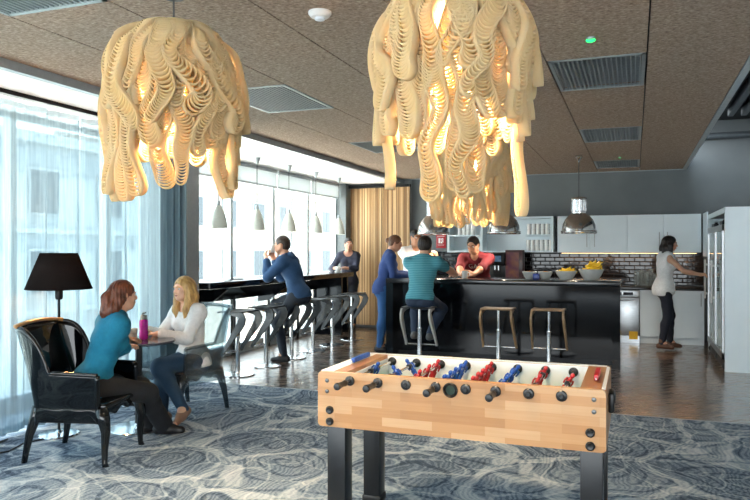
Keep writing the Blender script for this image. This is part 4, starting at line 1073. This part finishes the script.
# under-cabinet lighting
t = thing('under_cabinet_light', 'warm strip light under the wall cabinets', 'light', ((xs[0]+xs[4])/2, 12.45, 1.4461)); w2 = (xs[4]-xs[0])/2-.05
MB().box(-w2, w2, -.02, .02, .0, .014).build('housing', M['alu'], t, smooth=0)
MB().box(-w2, w2, -.012, .012, -.004, 0).build('diffuser', lampmat('warm_strip', '#ffc48a', 3), t, smooth=0)
l = light('under_cabinet_glow', 'AREA', ((xs[0]+xs[4])/2, 12.44, 1.435), 3, '#ffb878', .04); l.data.shape = 'RECTANGLE'; l.data.size = w2*2; l.data.size_y = .03

# red sign
t = thing('wall_sign', 'small red sign with white symbol on the back wall behind the seated man', 'sign', (wx(441, BY-.01), BY-.035, 1.66))
MB().box(-.095, .095, 0, .012, -.125, .125, bev=.003).build('plate', M['red_plastic'], t)
me = text_mesh('R', .13); o = link('symbol', me, M['white_paint'], t, smooth=0); o.rotation_euler = (PI/2, 0, 0); o.location = (0, -.002, .01)
MB().box(-.045, .045, -.002, 0, -.035, .06).build('symbol_field', M['white_paint'], t, smooth=0)
o.data.materials.clear(); o.data.materials.append(M['red_plastic']); o.location = (0.01, -.004, .005)
MB().box(-.07, .07, -.002, 0, .09, .098).box(-.06, .06, -.002, 0, -.07, -.064).build('lettering_line', M['white_paint'], t, smooth=0)

# ------------------------------------------------------------------ fridge in its housing
t = thing('fridge_housing', 'tall pale grey housing around the glass-door fridge at the right edge', 'cabinet', (1.04, 9.5, 0))
MB().box(0, .95, 0, .06, 0, 2.03).build('side_panel', M['cab'], t, smooth=0)
MB().box(0, .95, 2.02, 2.08, 0, 2.03).build('side_panel', M['cab'], t, smooth=0)
MB().box(0, .95, .06, 2.02, 1.96, 2.03).build('top_panel', M['cab'], t, smooth=0)
MB().box(.9, .95, .06, 2.02, 0, 1.96).build('back_panel', M['cab'], t, smooth=0)
MB().box(-.02, 0, 2.08, 2.7, 1.4, 2.08).build('filler_strip', M['cab'], t, smooth=0)
t = thing('glass_door_fridge', 'double fridge with tall glass doors and white bar handles', 'fridge', (1.02, 9.58, 0))
MB().box(.06, .84, 0, 1.9, .12, 1.84).build('body', M['brushed'], t, smooth=0)
MB().box(.03, .8, .02, 1.88, .0, .12).build('kick_plate', M['dark_metal'], t, smooth=0)
m_fg = nmat('fridge_door_glass', '#9db4b4', '#8ca6a4', rough=.06, spec=.8, scale=2)
for y0 in (.01, .955):
    d = MB(); y1 = y0+.935
    for a0, a1, z0, z1 in ((y0, y0+.06, .14, 1.82), (y1-.06, y1, .14, 1.82), (y0, y1, .14, .22), (y0, y1, 1.74, 1.82)): d.box(0, .055, a0, a1, z0, z1)
    d = d.build('door', M['brushed'], t, smooth=0)
    MB().box(.012, .04, y0+.06, y1-.06, .22, 1.74).build('door_glass', m_fg, d, smooth=0)
    hy = y1-.09
    MB().box(-.055, -.03, hy-.02, hy+.02, .78, 1.36, bev=.01).box(-.035, .0, hy-.012, hy+.012, .84, .87).box(-.035, .0, hy-.012, hy+.012, 1.27, 1.3).build('handle', M['white_paint'], d)
    MB().cyl((.03, y0+.06, 1.82), (.03, y0+.06, 1.88), .02, seg=12).box(0, .06, y0+.02, y0+.3, 1.82, 1.86).build('hinge', M['dark_metal'], t)
for y in (.1, .95, 1.8): MB().cyl((.05, y-.015, .045), (.05, y+.015, .045), .045, seg=18).build('castor', M['black_plastic'], t)
# ------------------------------------------------------------------ people
U3 = np.array([0, 0, 1.])
def dirv(deg, z=0): return n3((math.cos(R(deg)), math.sin(R(deg)), z))
def ik(a, b, l1, l2, pole):
    a, b, pole = map(lambda q: np.asarray(q, float), (a, b, pole))
    d = b-a; L = np.linalg.norm(d); Lc = min(L, (l1+l2)*.999); u = d/L; b = a+u*Lc
    x = (l1*l1-l2*l2+Lc*Lc)/(2*Lc); h = math.sqrt(max(0, l1*l1-x*x))
    p = pole-u*(pole@u); p = n3(p)
    return a+u*x+p*h, b
def rot_about(v, ax, deg):
    q = Matrix.Rotation(R(deg), 3, V(ax)); return np.array(q @ V(v))

def hand(B, wrist, d, palm, side, s=1., curl=40, fr=.0088, spread=1.):
    """d: wrist->knuckles, palm: palm normal, side: direction from the palm towards the thumb"""
    d = n3(d); palm = n3(palm-d*(palm@d)); side = n3(np.cross(palm, d))*(1 if np.cross(palm, d)@side > 0 else -1)
    B.cone(wrist, wrist+d*.03*s, .024*s, .027*s, .02)
    for q in (-.024, -.008, .008, .024): B.cone(wrist+d*.015*s+side*q*.8*s, wrist+d*.085*s+side*q*s, .0145*s, .0125*s, .012)
    for q, L in ((-.029, .060), (-.0098, .074), (.0098, .080), (.029, .072)):
        p = wrist+d*.085*s+side*q*s; v = rot_about(d, palm, 0); ax = np.cross(d, palm)
        for seg, (f, c) in enumerate(((.45, .75), (.30, 1.), (.25, .7))):
            v = rot_about(v, ax, curl*c); e = p+n3(v+side*q*1.2*spread)*L*f*s
            B.cone(p, e, fr*s*(1-.07*seg), fr*s*(.93-.07*seg), .0045); p = e
    p = wrist+d*.022*s+side*.026*s
    for f, (a, b_, c) in zip((.042, .03, .026), ((.55, .75, .35), (.8, .45, .35), (.9, .2, .4))):
        e = p+n3(d*a+side*b_+palm*c)*f*s; B.cone(p, e, .0115*s, .0098*s, .008); p = e

def person(label, loc, face, pelvis, lean=(5, 5), height=1.72, sex='f', sh_turn=0, head_az=None, head_pitch=0,
           hands=None, elbows=((0, -.3, -1), (0, -.3, -1)), feet=None, knees=None, skin='#d9a585', hair=('short', '#3a281c'),
           top=('#2a7fa0', 'long'), trousers='#20232b', shoes='#1c1a19', voxel=.0075, neck_scoop=.075, extra=None, hem=.08, shoe_heel=0, build=1., collar=None):
    k = height/1.72; L = np.array(loc, float)
    t = thing('person', label, 'person', loc)
    f = dirv(face); r = np.array([math.sin(R(face)), -math.cos(R(face)), 0.])
    W = lambda p: np.asarray(p, float)-L
    P = W(pelvis); fem = sex == 'f'
    d1 = n3(U3*math.cos(R(lean[0]))+f*math.sin(R(lean[0]))); d2 = n3(U3*math.cos(R(lean[1]))+f*math.sin(R(lean[1])))
    waist = P+d1*.16*k; chest = P+d1*.24*k+d2*.10*k; nb = P+d1*.24*k+d2*.265*k
    rs = rot_about(r, d2, sh_turn); fs = np.cross(d2, rs)*1.0
    if fs@f < 0: fs = -fs
    f1 = n3(f-d1*(f@d1)); sw = (.158 if fem else .182)*k*build
    sh = [nb-d2*.045*k-rs*sw, nb-d2*.045*k+rs*sw]      # left, right
    hip = [P-r*.088*k-d1*.02, P+r*.088*k-d1*.02]
    haz = face if head_az is None else head_az
    hf = dirv(haz); hr = np.array([math.sin(R(haz)), -math.cos(R(haz)), 0.])
    hu = n3(U3*math.cos(R(head_pitch))+hf*math.sin(R(head_pitch))); hf = n3(hf-hu*(hf@hu))
    nd = n3(d2*.6+U3*.4+hf*.15); nt_ = nb+nd*.085*k
    hs = height/1.72*(.97 if fem else 1.0)
    HO = nt_+hf*.028-hu*.012           # chin level, centre of the head
    H = lambda x, y, z: HO+(hr*x+hf*y+hu*z)*hs
    HA = np.stack([hr, hf, hu])
    TA1 = np.stack([r, f1, d1]); TA2 = np.stack([rs, fs, d2])
    # joints
    UA, FA = .285*k, .245*k; TH, SH = .43*k, .425*k
    arms = []
    for i, s in ((0, -1), (1, 1)):
        if hands and hands[i]: w_ = W(hands[i][0])
        else: w_ = sh[i]-U3*.5*k+rs*s*.06+f*.06
        pl = elbows[i]; pole = rs*s*pl[0]+fs*pl[1]+U3*pl[2]
        e, w_ = ik(sh[i], w_, UA, FA, pole); arms.append((sh[i], e, w_))
    legs = []
    for i, s in ((0, -1), (1, 1)):
        an = W(feet[i][0]); kn = f if knees is None else np.asarray(knees[i], float)
        m, an = ik(hip[i], an, TH, SH, kn); legs.append((hip[i], m, an, n3(feet[i][1])))
    # primitives
    torso = Blob()
    bw = build
    torso.ell(P-d1*.01, TA1, ((.158 if fem else .150)*k*bw, .112*k*bw, .125*k), .05)
    torso.ell(waist, TA1, ((.122 if fem else .138)*k*bw, .092*k*bw, .14*k), .06)
    torso.ell(chest+d2*.01, TA2, ((.138 if fem else .162)*k*bw, (.098 if fem else .112)*k*bw, .165*k), .06)
    torso.cone(sh[0]+rs*.02, sh[1]-rs*.02, .055*k, .055*k, .07)
    for s in (-1, 1): torso.cone(nb+d2*.02*k, sh[(s+1)//2]*.75+nb*.25, .045*k, .046*k, .05)
    if fem:
        for s in (-1, 1): torso.ell(chest+rs*s*.062*k+fs*.078*k+d2*.015*k, TA2, (.056*k, .05*k, .056*k), .03)
    for s in (-1, 1): torso.ell(P+r*s*.065*k-f1*.055*k-d1*.05*k, TA1, (.082*k, .085*k, .085*k), .04)
    am = .9 if fem else 1.08
    def arm(i, upto=2., grow=0):
        a, e, w_ = arms[i]; B = Blob()
        if upto <= 1: B.chain([a, a+(e-a)*upto], [.053*k*am+grow, (.053-.012*upto)*k*am+grow*1.3], .04)
        else:
            q = upto-1; m = e+(w_-e)*min(q, .35); B.cone(a, e, .053*k*am+grow, .041*k*am+grow, .04)
            B.cone(e, m, .041*k*am+grow, (.043)*k*am+grow, .02)
            if q > .35: B.cone(m, e+(w_-e)*q, .043*k*am+grow, (.043-.016*(q-.35)/.65)*k*am+grow, .02)
        return B
    def leg(i, grow=0, wide=0):
        h, m, a, td = legs[i]; B = Blob()
        B.cone(h, m, .088*k*bw+grow, .058*k+grow, .05)
        c = m+(a-m)*.3-n3(np.cross(np.cross(a-m, td), a-m))*.012*(1) 
        B.cone(m, c, .057*k+grow, .056*k+grow, .03); B.cone(c, a, .056*k+grow, .037*k+grow+wide, .03)
        return B
    def headblob():
        B = Blob()
        B.ell(H(0, -.012, .142), HA, (.074*hs, .094*hs, .086*hs), .02)
        B.ell(H(0, .022, .085), HA, (.060*hs, .070*hs, .080*hs), .03)
        B.ell(H(0, .050, .030), HA, ((.036 if fem else .044)*hs, .036*hs, .028*hs), .035)
        B.cone(H(-.034, .040, .045), H(-.052, .0, .075), .020*hs, .022*hs, .03); B.cone(H(.034, .040, .045), H(.052, .0, .075), .020*hs, .022*hs, .03)
        B.cone(H(0, .088, .128), H(0, .108, .094), .010*hs, .0135*hs, .012)          # nose
        for s in (-1, 1):
            B.ell(H(s*.012, .099, .088), HA, (.010*hs, .011*hs, .008*hs), .008)
            B.cone(H(s*.012, .083, .139), H(s*.044, .070, .140), .010*hs, .009*hs, .014)   # brow
            B.ell(H(s*.038, .066, .096), HA, (.020*hs, .018*hs, .018*hs), .02)        # cheek
            B.ell(H(s*.076, -.012, .112), np.stack([n3(hr*1-hf*.35*s), n3(hf+hr*.35*s), hu]), (.009*hs, .020*hs, .033*hs), .006)
        B.ell(H(0, .082, .058), HA, (.026*hs, .016*hs, .018*hs), .015)
        return B
    B = Blob(); B.add(torso)
    B.cone(nb-d2*.02, nt_+hu*.02-hf*.0, .056*k*(.93 if fem else 1.06), .050*k*(.92 if fem else 1.08), .035)
    B.cone(nt_, H(0, -.02, .07), .050*k, .055*k, .03)
    B.add(headblob())
    for i in (0, 1): B.add(arm(i)); B.add(leg(i))
    for i in (0, 1):
        a, m, an, td = legs[i]; tdn = n3(td); B.cone(an, an+tdn*.04-U3*.035*0, .038*k, .036*k, .03)
        B.cone(an-tdn*.045-U3*.042, an+tdn*.13-U3*.055, .032*k, .028*k, .02)
    for i, s in ((0, -1), (1, 1)):
        a, e, w_ = arms[i]
        if hands and hands[i]: _, hd, pn, curl = hands[i]
        else: hd, pn, curl = n3(w_-e), -rs*s, 22
        th = np.cross(np.asarray(pn, float), np.asarray(hd, float))*s*-1
        hand(B, w_, np.asarray(hd, float), np.asarray(pn, float), th, k*(.93 if fem else 1.03), curl)
    eyes = Blob()
    for s in (-1, 1): eyes.ell(H(s*.031, .097, .122), HA, (.017*hs, .013*hs, .0125*hs), .008)
    m_skin = nmat('skin', skin, tuple(c*.93 for c in S(skin)[:3])+(1,), rough=.5, scale=14, sss=.12)
    link('body', B.mesh(voxel, subs=[eyes]), m_skin, t, 180)
    # face parts
    m_eye = nmat('eye_white', '#ece8e4', rough=.2); m_iris = nmat('iris', '#3d3026', rough=.15)
    for s in (-1, 1):
        e = MB().ball(H(s*.031, .077, .122), .0128*hs, 14, 10).build('eye', m_eye, t, smooth=180)
        MB().ball(H(s*.030, .0842, .122), .0066*hs, 12, 8).build('iris', m_iris, e, smooth=180)
        MB().tube([H(s*.012, .0955, .1385), H(s*.028, .0935, .1435), H(s*.046, .079, .139)], [.0035, .0042, .0025], 8).build('eyebrow', nmat('brow_hair', hair[1], rough=.8), t)
    lp = MB().tube([H(-.022, .089, .058), H(-.010, .0985, .0605), H(0, .0995, .059), (H(.010, .0985, .0605)), H(.022, .089, .058)], [.002, .005, .0055, .005, .002], 8)
    lp.tube([H(-.020, .0885, .055), H(0, .0985, .0515), H(.020, .0885, .055)], [.002, .0055, .002], 8).build('lips', nmat('lips', '#a85f58' if fem else '#b07a68', rough=.45), t)
    # clothes
    def folds(amp, seed):
        q = np.random.RandomState(seed).uniform(0, 6, 6)
        def fn(X):
            x, y, z = X[..., 0], X[..., 1], X[..., 2]
            return amp*(np.sin(x*23+z*31+q[0]+2*np.sin(z*11+q[1]))*.5+np.sin(y*27-z*26+q[2]+2*np.sin(x*13+q[3]))*.5+.5*np.sin(z*55+x*18+q[4]))
        return fn
    tc_, sleeve = top[0], top[1]
    TB = Blob(); TB.p = torso.p[:-2]; TB.ell(P-d1*.03-f1*.018, TA1, ((.168 if fem else .162)*k*bw, (.142 if hem > .05 else .128)*k*bw, .16*k), .05)
    up = {'long': 1.93, 'three': 1.55, 'short': .62, 'none': .0, 'elbow': 1.1}[sleeve]
    if up:
        for i in (0, 1): TB.add(arm(i, up, .004))
    sub = Blob(); sub.ell(nb+fs*.035*k+d2*.035*k, TA2, (neck_scoop*.92*k, neck_scoop*.98*k, (neck_scoop+.0)*k), .006)
    if up == 0:
        for s in (-1, 1): sub.cone(sh[(s+1)//2]+rs*s*.06, sh[(s+1)//2]+rs*s*.055-d2*.1, .05, .05, .01)
    cuts = [(P-d1*hem*k, -d1)]
    tseed = abs(hash(label[:9])) % 999 if False else len(label)*7
    ts = link('top', TB.mesh(voxel, inflate=.015+(.007 if hem > .12 else 0), cuts=cuts, subs=[sub], disp=folds(.0035, tseed)), top[2] if len(top) > 2 else nmat('top_cloth', tc_, rough=.85, scale=40, bump=.15, bscale=300), t, 180)
    if len(top) > 3: plabel(ts, top[3])
    if collar:
        cb = Blob(); cb.cone(nb-d2*.015-fs*.01, nb+d2*.035*k, .075*k, .066*k, .02)
        link('hood' if collar == 'hood' else 'collar', Blob().ell(nb-fs*.075*k-d2*.01, TA2, (.095*k, .045*k, .075*k), .03).cone(nb-rs*.07-fs*.03, nb-rs*.06+fs*.05-d2*.01, .03, .026, .03).cone(nb+rs*.07-fs*.03, nb+rs*.06+fs*.05-d2*.01, .03, .026, .03).mesh(voxel), nmat('hood_cloth', tc_, rough=.85, scale=40), t, 180)
    LB = Blob()
    LB.ell(P-d1*.01, TA1, ((.158 if fem else .150)*k*bw, .112*k*bw, .125*k), .05)
    for s in (-1, 1): LB.ell(P+r*s*.065*k-f1*.055*k-d1*.05*k, TA1, (.082*k, .085*k, .085*k), .04)
    wd = extra.get('leg_wide', .0) if extra else .0
    for i in (0, 1): LB.add(leg(i, .002+wd*.5, wd))
    link('trousers', LB.mesh(voxel, inflate=.0085, disp=folds(.0022, tseed+3)), nmat('trouser_cloth', trousers, rough=.8, scale=60, bump=.1, bscale=400), t, 180)
    for i in (0, 1):
        h, m, an, td = legs[i]; z0 = -.078*k
        sn = n3(np.cross(np.cross(td, U3), td))      # sole normal
        sb = Blob(); sb.cone(an+sn*(.0+shoe_heel*.8)+sn*.0, an-sn*.03, .044*k, .042*k, .02)
        sb.cone(an-td*.042-sn*.040*k, an+td*.05-sn*.04*k, .040*k, .040*k, .02); sb.cone(an+td*.05-sn*.043*k, an+td*.145*k-sn*.056*k, .040*k, .030*k, .03)
        link('shoe', sb.mesh(voxel, inflate=.003, cuts=[(an-sn*.078*k, -sn), (an+sn*(.02+shoe_heel), n3(an-m)*-1)]), nmat('shoe_leather', shoes, rough=.45), t, 180)
    # hair
    st, hc = hair[0], hair[1]
    HB = Blob(); HB.ell(H(0, -.016, .147), HA, (.084*hs, .102*hs, .094*hs), .02)
    face_sub = Blob(); face_sub.ell(H(0, .095, .085), HA, ((.064 if fem else .070)*hs, .085*hs, (.088 if fem else .088)*hs), .012)
    hcuts = []
    if st == 'short':
        HB.ell(H(0, -.045, .10), HA, (.074*hs, .066*hs, .072*hs), .03)
        for s in (-1, 1): face_sub.ell(H(s*.085, .0, .095), HA, (.03*hs, .05*hs, .042*hs), .01)
        face_sub.ell(H(0, .095, .105), HA, (.064*hs, .08*hs, .086*hs), .012)
    elif st == 'curly':
        HB.ell(H(0, -.04, .11), HA, (.082*hs, .074*hs, .085*hs), .03)
    elif st in ('long', 'wavy'):
        for s in (-1, 1):
            HB.chain([H(s*.062, .0, .15), H(s*.078, .005, .08), H(s*.080, .015, .0), H(s*.075, .04, -.09), H(s*.062, .055, -.16)], [.03, .033, .034, .034, .014], .03)
            HB.chain([H(s*.05, -.06, .13), H(s*.07, -.06, .03), H(s*.075, -.05, -.06), H(s*.07, -.02, -.14)], [.04, .042, .038, .016], .03)
        HB.chain([H(0, -.075, .13), H(0, -.085, .02), H(0, -.075, -.10)], [.05, .05, .03], .04)
        face_sub.ell(H(0, .085, .03), HA, (.060*hs, .07*hs, .09*hs), .012)
    elif st == 'ponytail':
        HB.ell(H(0, -.05, .10), HA, (.078*hs, .07*hs, .075*hs), .03)
        HB.chain([H(0, -.10, .13), H(.0, -.125, .09), H(.01, -.125, -.02), H(.005, -.115, -.12)], [.035, .045, .046, .018], .02)
        HB.chain([H(-.06, -.05, .08), H(-.05, -.09, .02), H(-.03, -.10, -.06)], [.04, .042, .02], .03); HB.chain([H(.06, -.05, .08), H(.05, -.09, .01), H(.035, -.10, -.08)], [.04, .042, .02], .03)
    elif st == 'bun':
        HB.ell(H(0, -.045, .11), HA, (.076*hs, .066*hs, .07*hs), .03); HB.ell(H(0, -.125, .125), HA, (.042*hs, .036*hs, .04*hs), .015)
    def strand(X):
        q = (X-HO)@HA.T; a = np.arctan2(q[..., 0], -q[..., 1]-.0); amp = .0035 if st in ('wavy', 'curly', 'ponytail') else .0018
        return amp*(np.sin(a*26+q[..., 2]*(40 if st in ('wavy', 'ponytail') else 12))+.6*np.sin(a*47+q[..., 2]*25))
    if extra and extra.get('beard'):
        bb = Blob(); bb.ell(H(0, .040, .038), HA, (.055*hs, .050*hs, .040*hs), .02)
        bs = Blob(); bs.ell(H(0, .11, .062), HA, (.028*hs, .03*hs, .014*hs), .008); bs.ell(H(0, .09, .12), HA, (.075*hs, .08*hs, .052*hs), .01)
        link('beard', bb.mesh(min(voxel, .007), subs=[bs]), nmat('beard_hair', hc, rough=.8, scale=60, bump=.3, bscale=200), t, 180)
    hm = nmat('hair', hc, hair[2] if len(hair) > 2 else tuple(c*.55 for c in S(hc)[:3])+(1,), rough=.42, scale=40, stretch=(1, 1, .25), bump=.3, bscale=130)
    link('hair', HB.mesh(min(voxel, .007), subs=[face_sub], disp=strand, cuts=hcuts), hm, t, 180)
    return dict(t=t, H=H, L=L, nb=nb, fs=fs, rs=rs, d2=d2, top=ts, P=P, chest=chest, f=f, r=r, arms=arms, hu=hu, hf=hf, hr=hr, legs=legs)

DN = np.array([0, 0, -1.])
# woman in teal, back to the camera
p = person('woman in teal cardigan seated in the dark wing chair, back to the viewer', (-3.74, 4.08, 0), 60, (-3.75, 4.08, .515), (17, 20), 1.68, 'f', head_az=62, head_pitch=3,
       hands=((np.array((-3.86, 4.56, .775)), dirv(75), DN, 25), (np.array((-3.68, 4.36, .745)), dirv(100, .1), DN, 30)), elbows=((.35, -.5, -1), (.35, -1, -.6)),
       feet=(((-3.76, 4.73, .085), dirv(60)), ((-3.59, 4.68, .085), dirv(28))), skin='#d8a688', hair=('ponytail', '#7a3f22', '#431f12'),
       top=('#0b7594', 'long'), trousers='#1b1d22', shoes='#141315', voxel=.007, neck_scoop=.06, extra={'leg_wide': .018}, hem=.12)
# blonde woman facing the camera
p = person('blonde woman in white jumper and jeans seated in the clear wing chair', (-3.82, 5.34, 0), -106, (-3.80, 5.37, .50), (2, 8), 1.64, 'f', head_az=-104, head_pitch=4,
       hands=((np.array((-3.85, 4.98, .775)), dirv(-160), DN, 25), (np.array((-4.06, 5.05, .79)), dirv(-60), DN, 25)), elbows=((.5, -.3, -1), (.5, -.3, -1)),
       feet=(((-3.64, 5.02, .13), n3((.1, -1, -.3))), ((-3.84, 5.00, .085), dirv(-120))), knees=(n3((-.45, -1, .3)), n3((.05, -1, .3))), skin='#e2b093', hair=('long', '#d3ab6a', '#8f6637'),
       top=('#e9e7e6', 'long'), trousers='#23405a', shoes='#8a6a58', voxel=.007, neck_scoop=.085, hem=.06)
# man at the window counter
p = person('man in dark blue hooded top drinking at the window counter', (-4.35, 8.60, 0), 184, (-4.35, 8.60, .885), (14, 24), 1.80, 'm', head_az=190, head_pitch=4,
       hands=((np.array((-4.75, 8.44, 1.36)), n3((-.35, .1, .9)), np.array((.5, .8, .2)), 40), (np.array((-4.75, 8.66, 1.34)), n3((-.35, -.1, .9)), np.array((.5, -.8, .2)), 40)), elbows=((.25, .3, -1), (.25, .3, -1)),
       feet=(((-4.40, 8.28, .085), dirv(195)), ((-4.52, 8.70, .37), dirv(184))), knees=(n3((-.9, -.2, .2)), n3((-1, .1, .2))), skin='#cf9a7c', hair=('short', '#3c2a1e'),
       top=('#2a4d74', 'long'), trousers='#1d2836', shoes='#15161a', voxel=.0085, neck_scoop=.06, hem=.06, collar='hood', build=1.03)
mug2 = copy_tree(mug0, 'white mug at the lips of the man at the window counter', tuple(p['L']+p['H'](0, .155, .035))); mug2.rotation_euler = (0, R(20), 0)
# woman at the far end of the counter
p = person('woman in dark top standing at the far end of the window counter', (-5.06, 12.1, 0), -72, (-5.06, 12.1, .93), (4, 8), 1.72, 'f', head_az=-60, head_pitch=2,
       hands=((np.array((-4.98, 11.74, 1.17)), dirv(-150), np.array((-.2, .2, -.9)), 40), (np.array((-5.17, 11.74, 1.17)), dirv(-20), np.array((.2, .2, -.9)), 40)), elbows=((.7, 0, -1), (.7, 0, -1)),
       feet=(((-4.97, 12.12, .085), dirv(-70)), ((-5.14, 12.1, .085), dirv(-85))), skin='#c68f76', hair=('bun', '#2a1d16', '#150e0a'), top=('#2f3040', 'three'), trousers='#2a2d36', voxel=.009, neck_scoop=.10)
# woman left of the bar
p = person('woman in blue top and jeans standing at the left end of the bar', (-3.46, 9.62, 0), 28, (-3.46, 9.62, .945), (6, 15), 1.70, 'f', head_az=18, head_pitch=14,
       hands=((np.array((-3.12, 9.90, 1.13)), dirv(10), DN, 22), (np.array((-3.10, 9.66, 1.13)), dirv(40), DN, 22)), elbows=((.3, -.4, -1), (.35, -.4, -1)),
       feet=(((-3.58, 9.80, .085), dirv(35)), ((-3.50, 9.55, .085), dirv(20))), skin='#d0997c', hair=('bun', '#7b5034', '#4a2c1a'), top=('#28437c', 'long'), trousers='#2a5c94', shoes='#2a2a30', voxel=.008, neck_scoop=.085, hem=.10)
# man in white behind the bar end
p = person('man in white shirt standing at the back left corner of the bar', (-3.34, 10.66, 0), -50, (-3.36, 10.68, .99), (8, 14), 1.80, 'm', head_az=-50, head_pitch=8,
       hands=((np.array((-2.80, 10.24, 1.36)), n3((-.3, -.1, .9)), np.array((-.8, .3, 0)), 45), (np.array((-3.10, 10.14, 1.13)), dirv(-40), DN, 20)), elbows=((.5, .3, -1), (.6, 0, -1)),
       feet=(((-3.24, 10.72, .085), dirv(-45)), ((-3.44, 10.60, .085), dirv(-60))), skin='#bb8766', hair=('short', '#1d1613'), top=('#eceaea', 'short'), trousers='#25282e', voxel=.0085, neck_scoop=.07)
# man in teal T-shirt on the stool
p = person('man in teal striped T-shirt on a stool at the bar, back to the viewer', (-2.62, 8.70, 0), 88, (-2.62, 8.70, .87), (10, 18), 1.78, 'm', head_az=84, head_pitch=4,
       hands=((np.array((-2.80, 9.42, 1.14)), dirv(70), DN, 25), (np.array((-2.28, 9.40, 1.14)), dirv(110), DN, 25)), elbows=((.5, .2, -1), (.9, -.1, -.7)),
       feet=(((-2.75, 8.86, .40), dirv(88)), ((-2.52, 8.80, .40), dirv(88))), knees=(n3((-.25, 1, .2)), n3((.25, 1, .2))), skin='#d6a083', hair=('curly', '#2a1d16'),
       top=('#2f7d8b', 'short', M['stripe']), trousers='#24344c', shoes='#5a5a58', voxel=.0075, neck_scoop=.055, hem=.03, build=1.06)
# man in red behind the bar
p = person('man in dark red T-shirt leaning over the bar from behind', (-2.24, 10.66, 0), -92, (-2.24, 10.66, .96), (34, 36), 1.84, 'm', head_az=-99, head_pitch=22,
       hands=((np.array((-2.17, 9.83, 1.14)), n3((-.55, -.75, .0)), np.array((-.7, .2, -.45)), 38), (np.array((-2.38, 9.83, 1.14)), n3((.55, -.75, .0)), np.array((.7, .2, -.45)), 38)), elbows=((1, .1, -.5), (1, .1, -.5)),
       feet=(((-2.12, 10.72, .085), dirv(-80)), ((-2.36, 10.72, .085), dirv(-100))), skin='#c8906f', hair=('short', '#241a14'), top=('#6a0d17', 'elbow'), trousers='#22252c', voxel=.0075, neck_scoop=.065, build=1.06, extra={'beard': 1})
# letters on the shirt follow its cloth
tm = p['top'].data; bv = BVHTree.FromPolygons([v.co[:] for v in tm.vertices], [q.vertices[:] for q in tm.polygons])
me = text_mesh('GAP', .105); O = V(p['chest']+p['fs']*.4+p['d2']*.085); fx, fy, fz = -V(p['rs']), V(p['d2']), V(p['fs'])
bm = bmesh.new(); bm.from_mesh(me); bmesh.ops.subdivide_edges(bm, edges=bm.edges, cuts=2)
for v in bm.verts:
    o_ = O+fx*v.co.x+fy*v.co.y; h_ = bv.ray_cast(o_, -fz, 1.)
    v.co = (h_[0] if h_[0] is not None else o_-fz*.28)+fz*(.003+max(0, v.co.z))
bm.to_mesh(me); bm.free(); link('shirt_print', me, nmat('print_white', '#ded6c9', rough=.8), p['t'], smooth=0)
# woman at the fridge
p = person('woman in white sleeveless top and dark jeans opening the fridge', (.42, 11.28, 0), 4, (.42, 11.28, .94), (1, 3), 1.66, 'f', sh_turn=12, head_az=0, head_pitch=10,
       hands=((np.array((.48, 11.50, .92)), dirv(0, -1.6), np.array((0, -1, 0)), 30), (np.array((.90, 11.18, 1.14)), n3((.9, .35, .05)), np.array((.2, .5, -.7)), 50)), elbows=((.2, -.5, -1), (.25, -.2, -1)),
       feet=(((.50, 11.38, .105), dirv(5)), ((.38, 11.18, .105), dirv(-5))), skin='#d3a083', hair=('wavy', '#241a17', '#120d0b'), top=('#f6f6f6', 'none'), trousers='#161c2b', shoes='#5b3a26', voxel=.008, neck_scoop=.08, hem=.13, shoe_heel=.06)
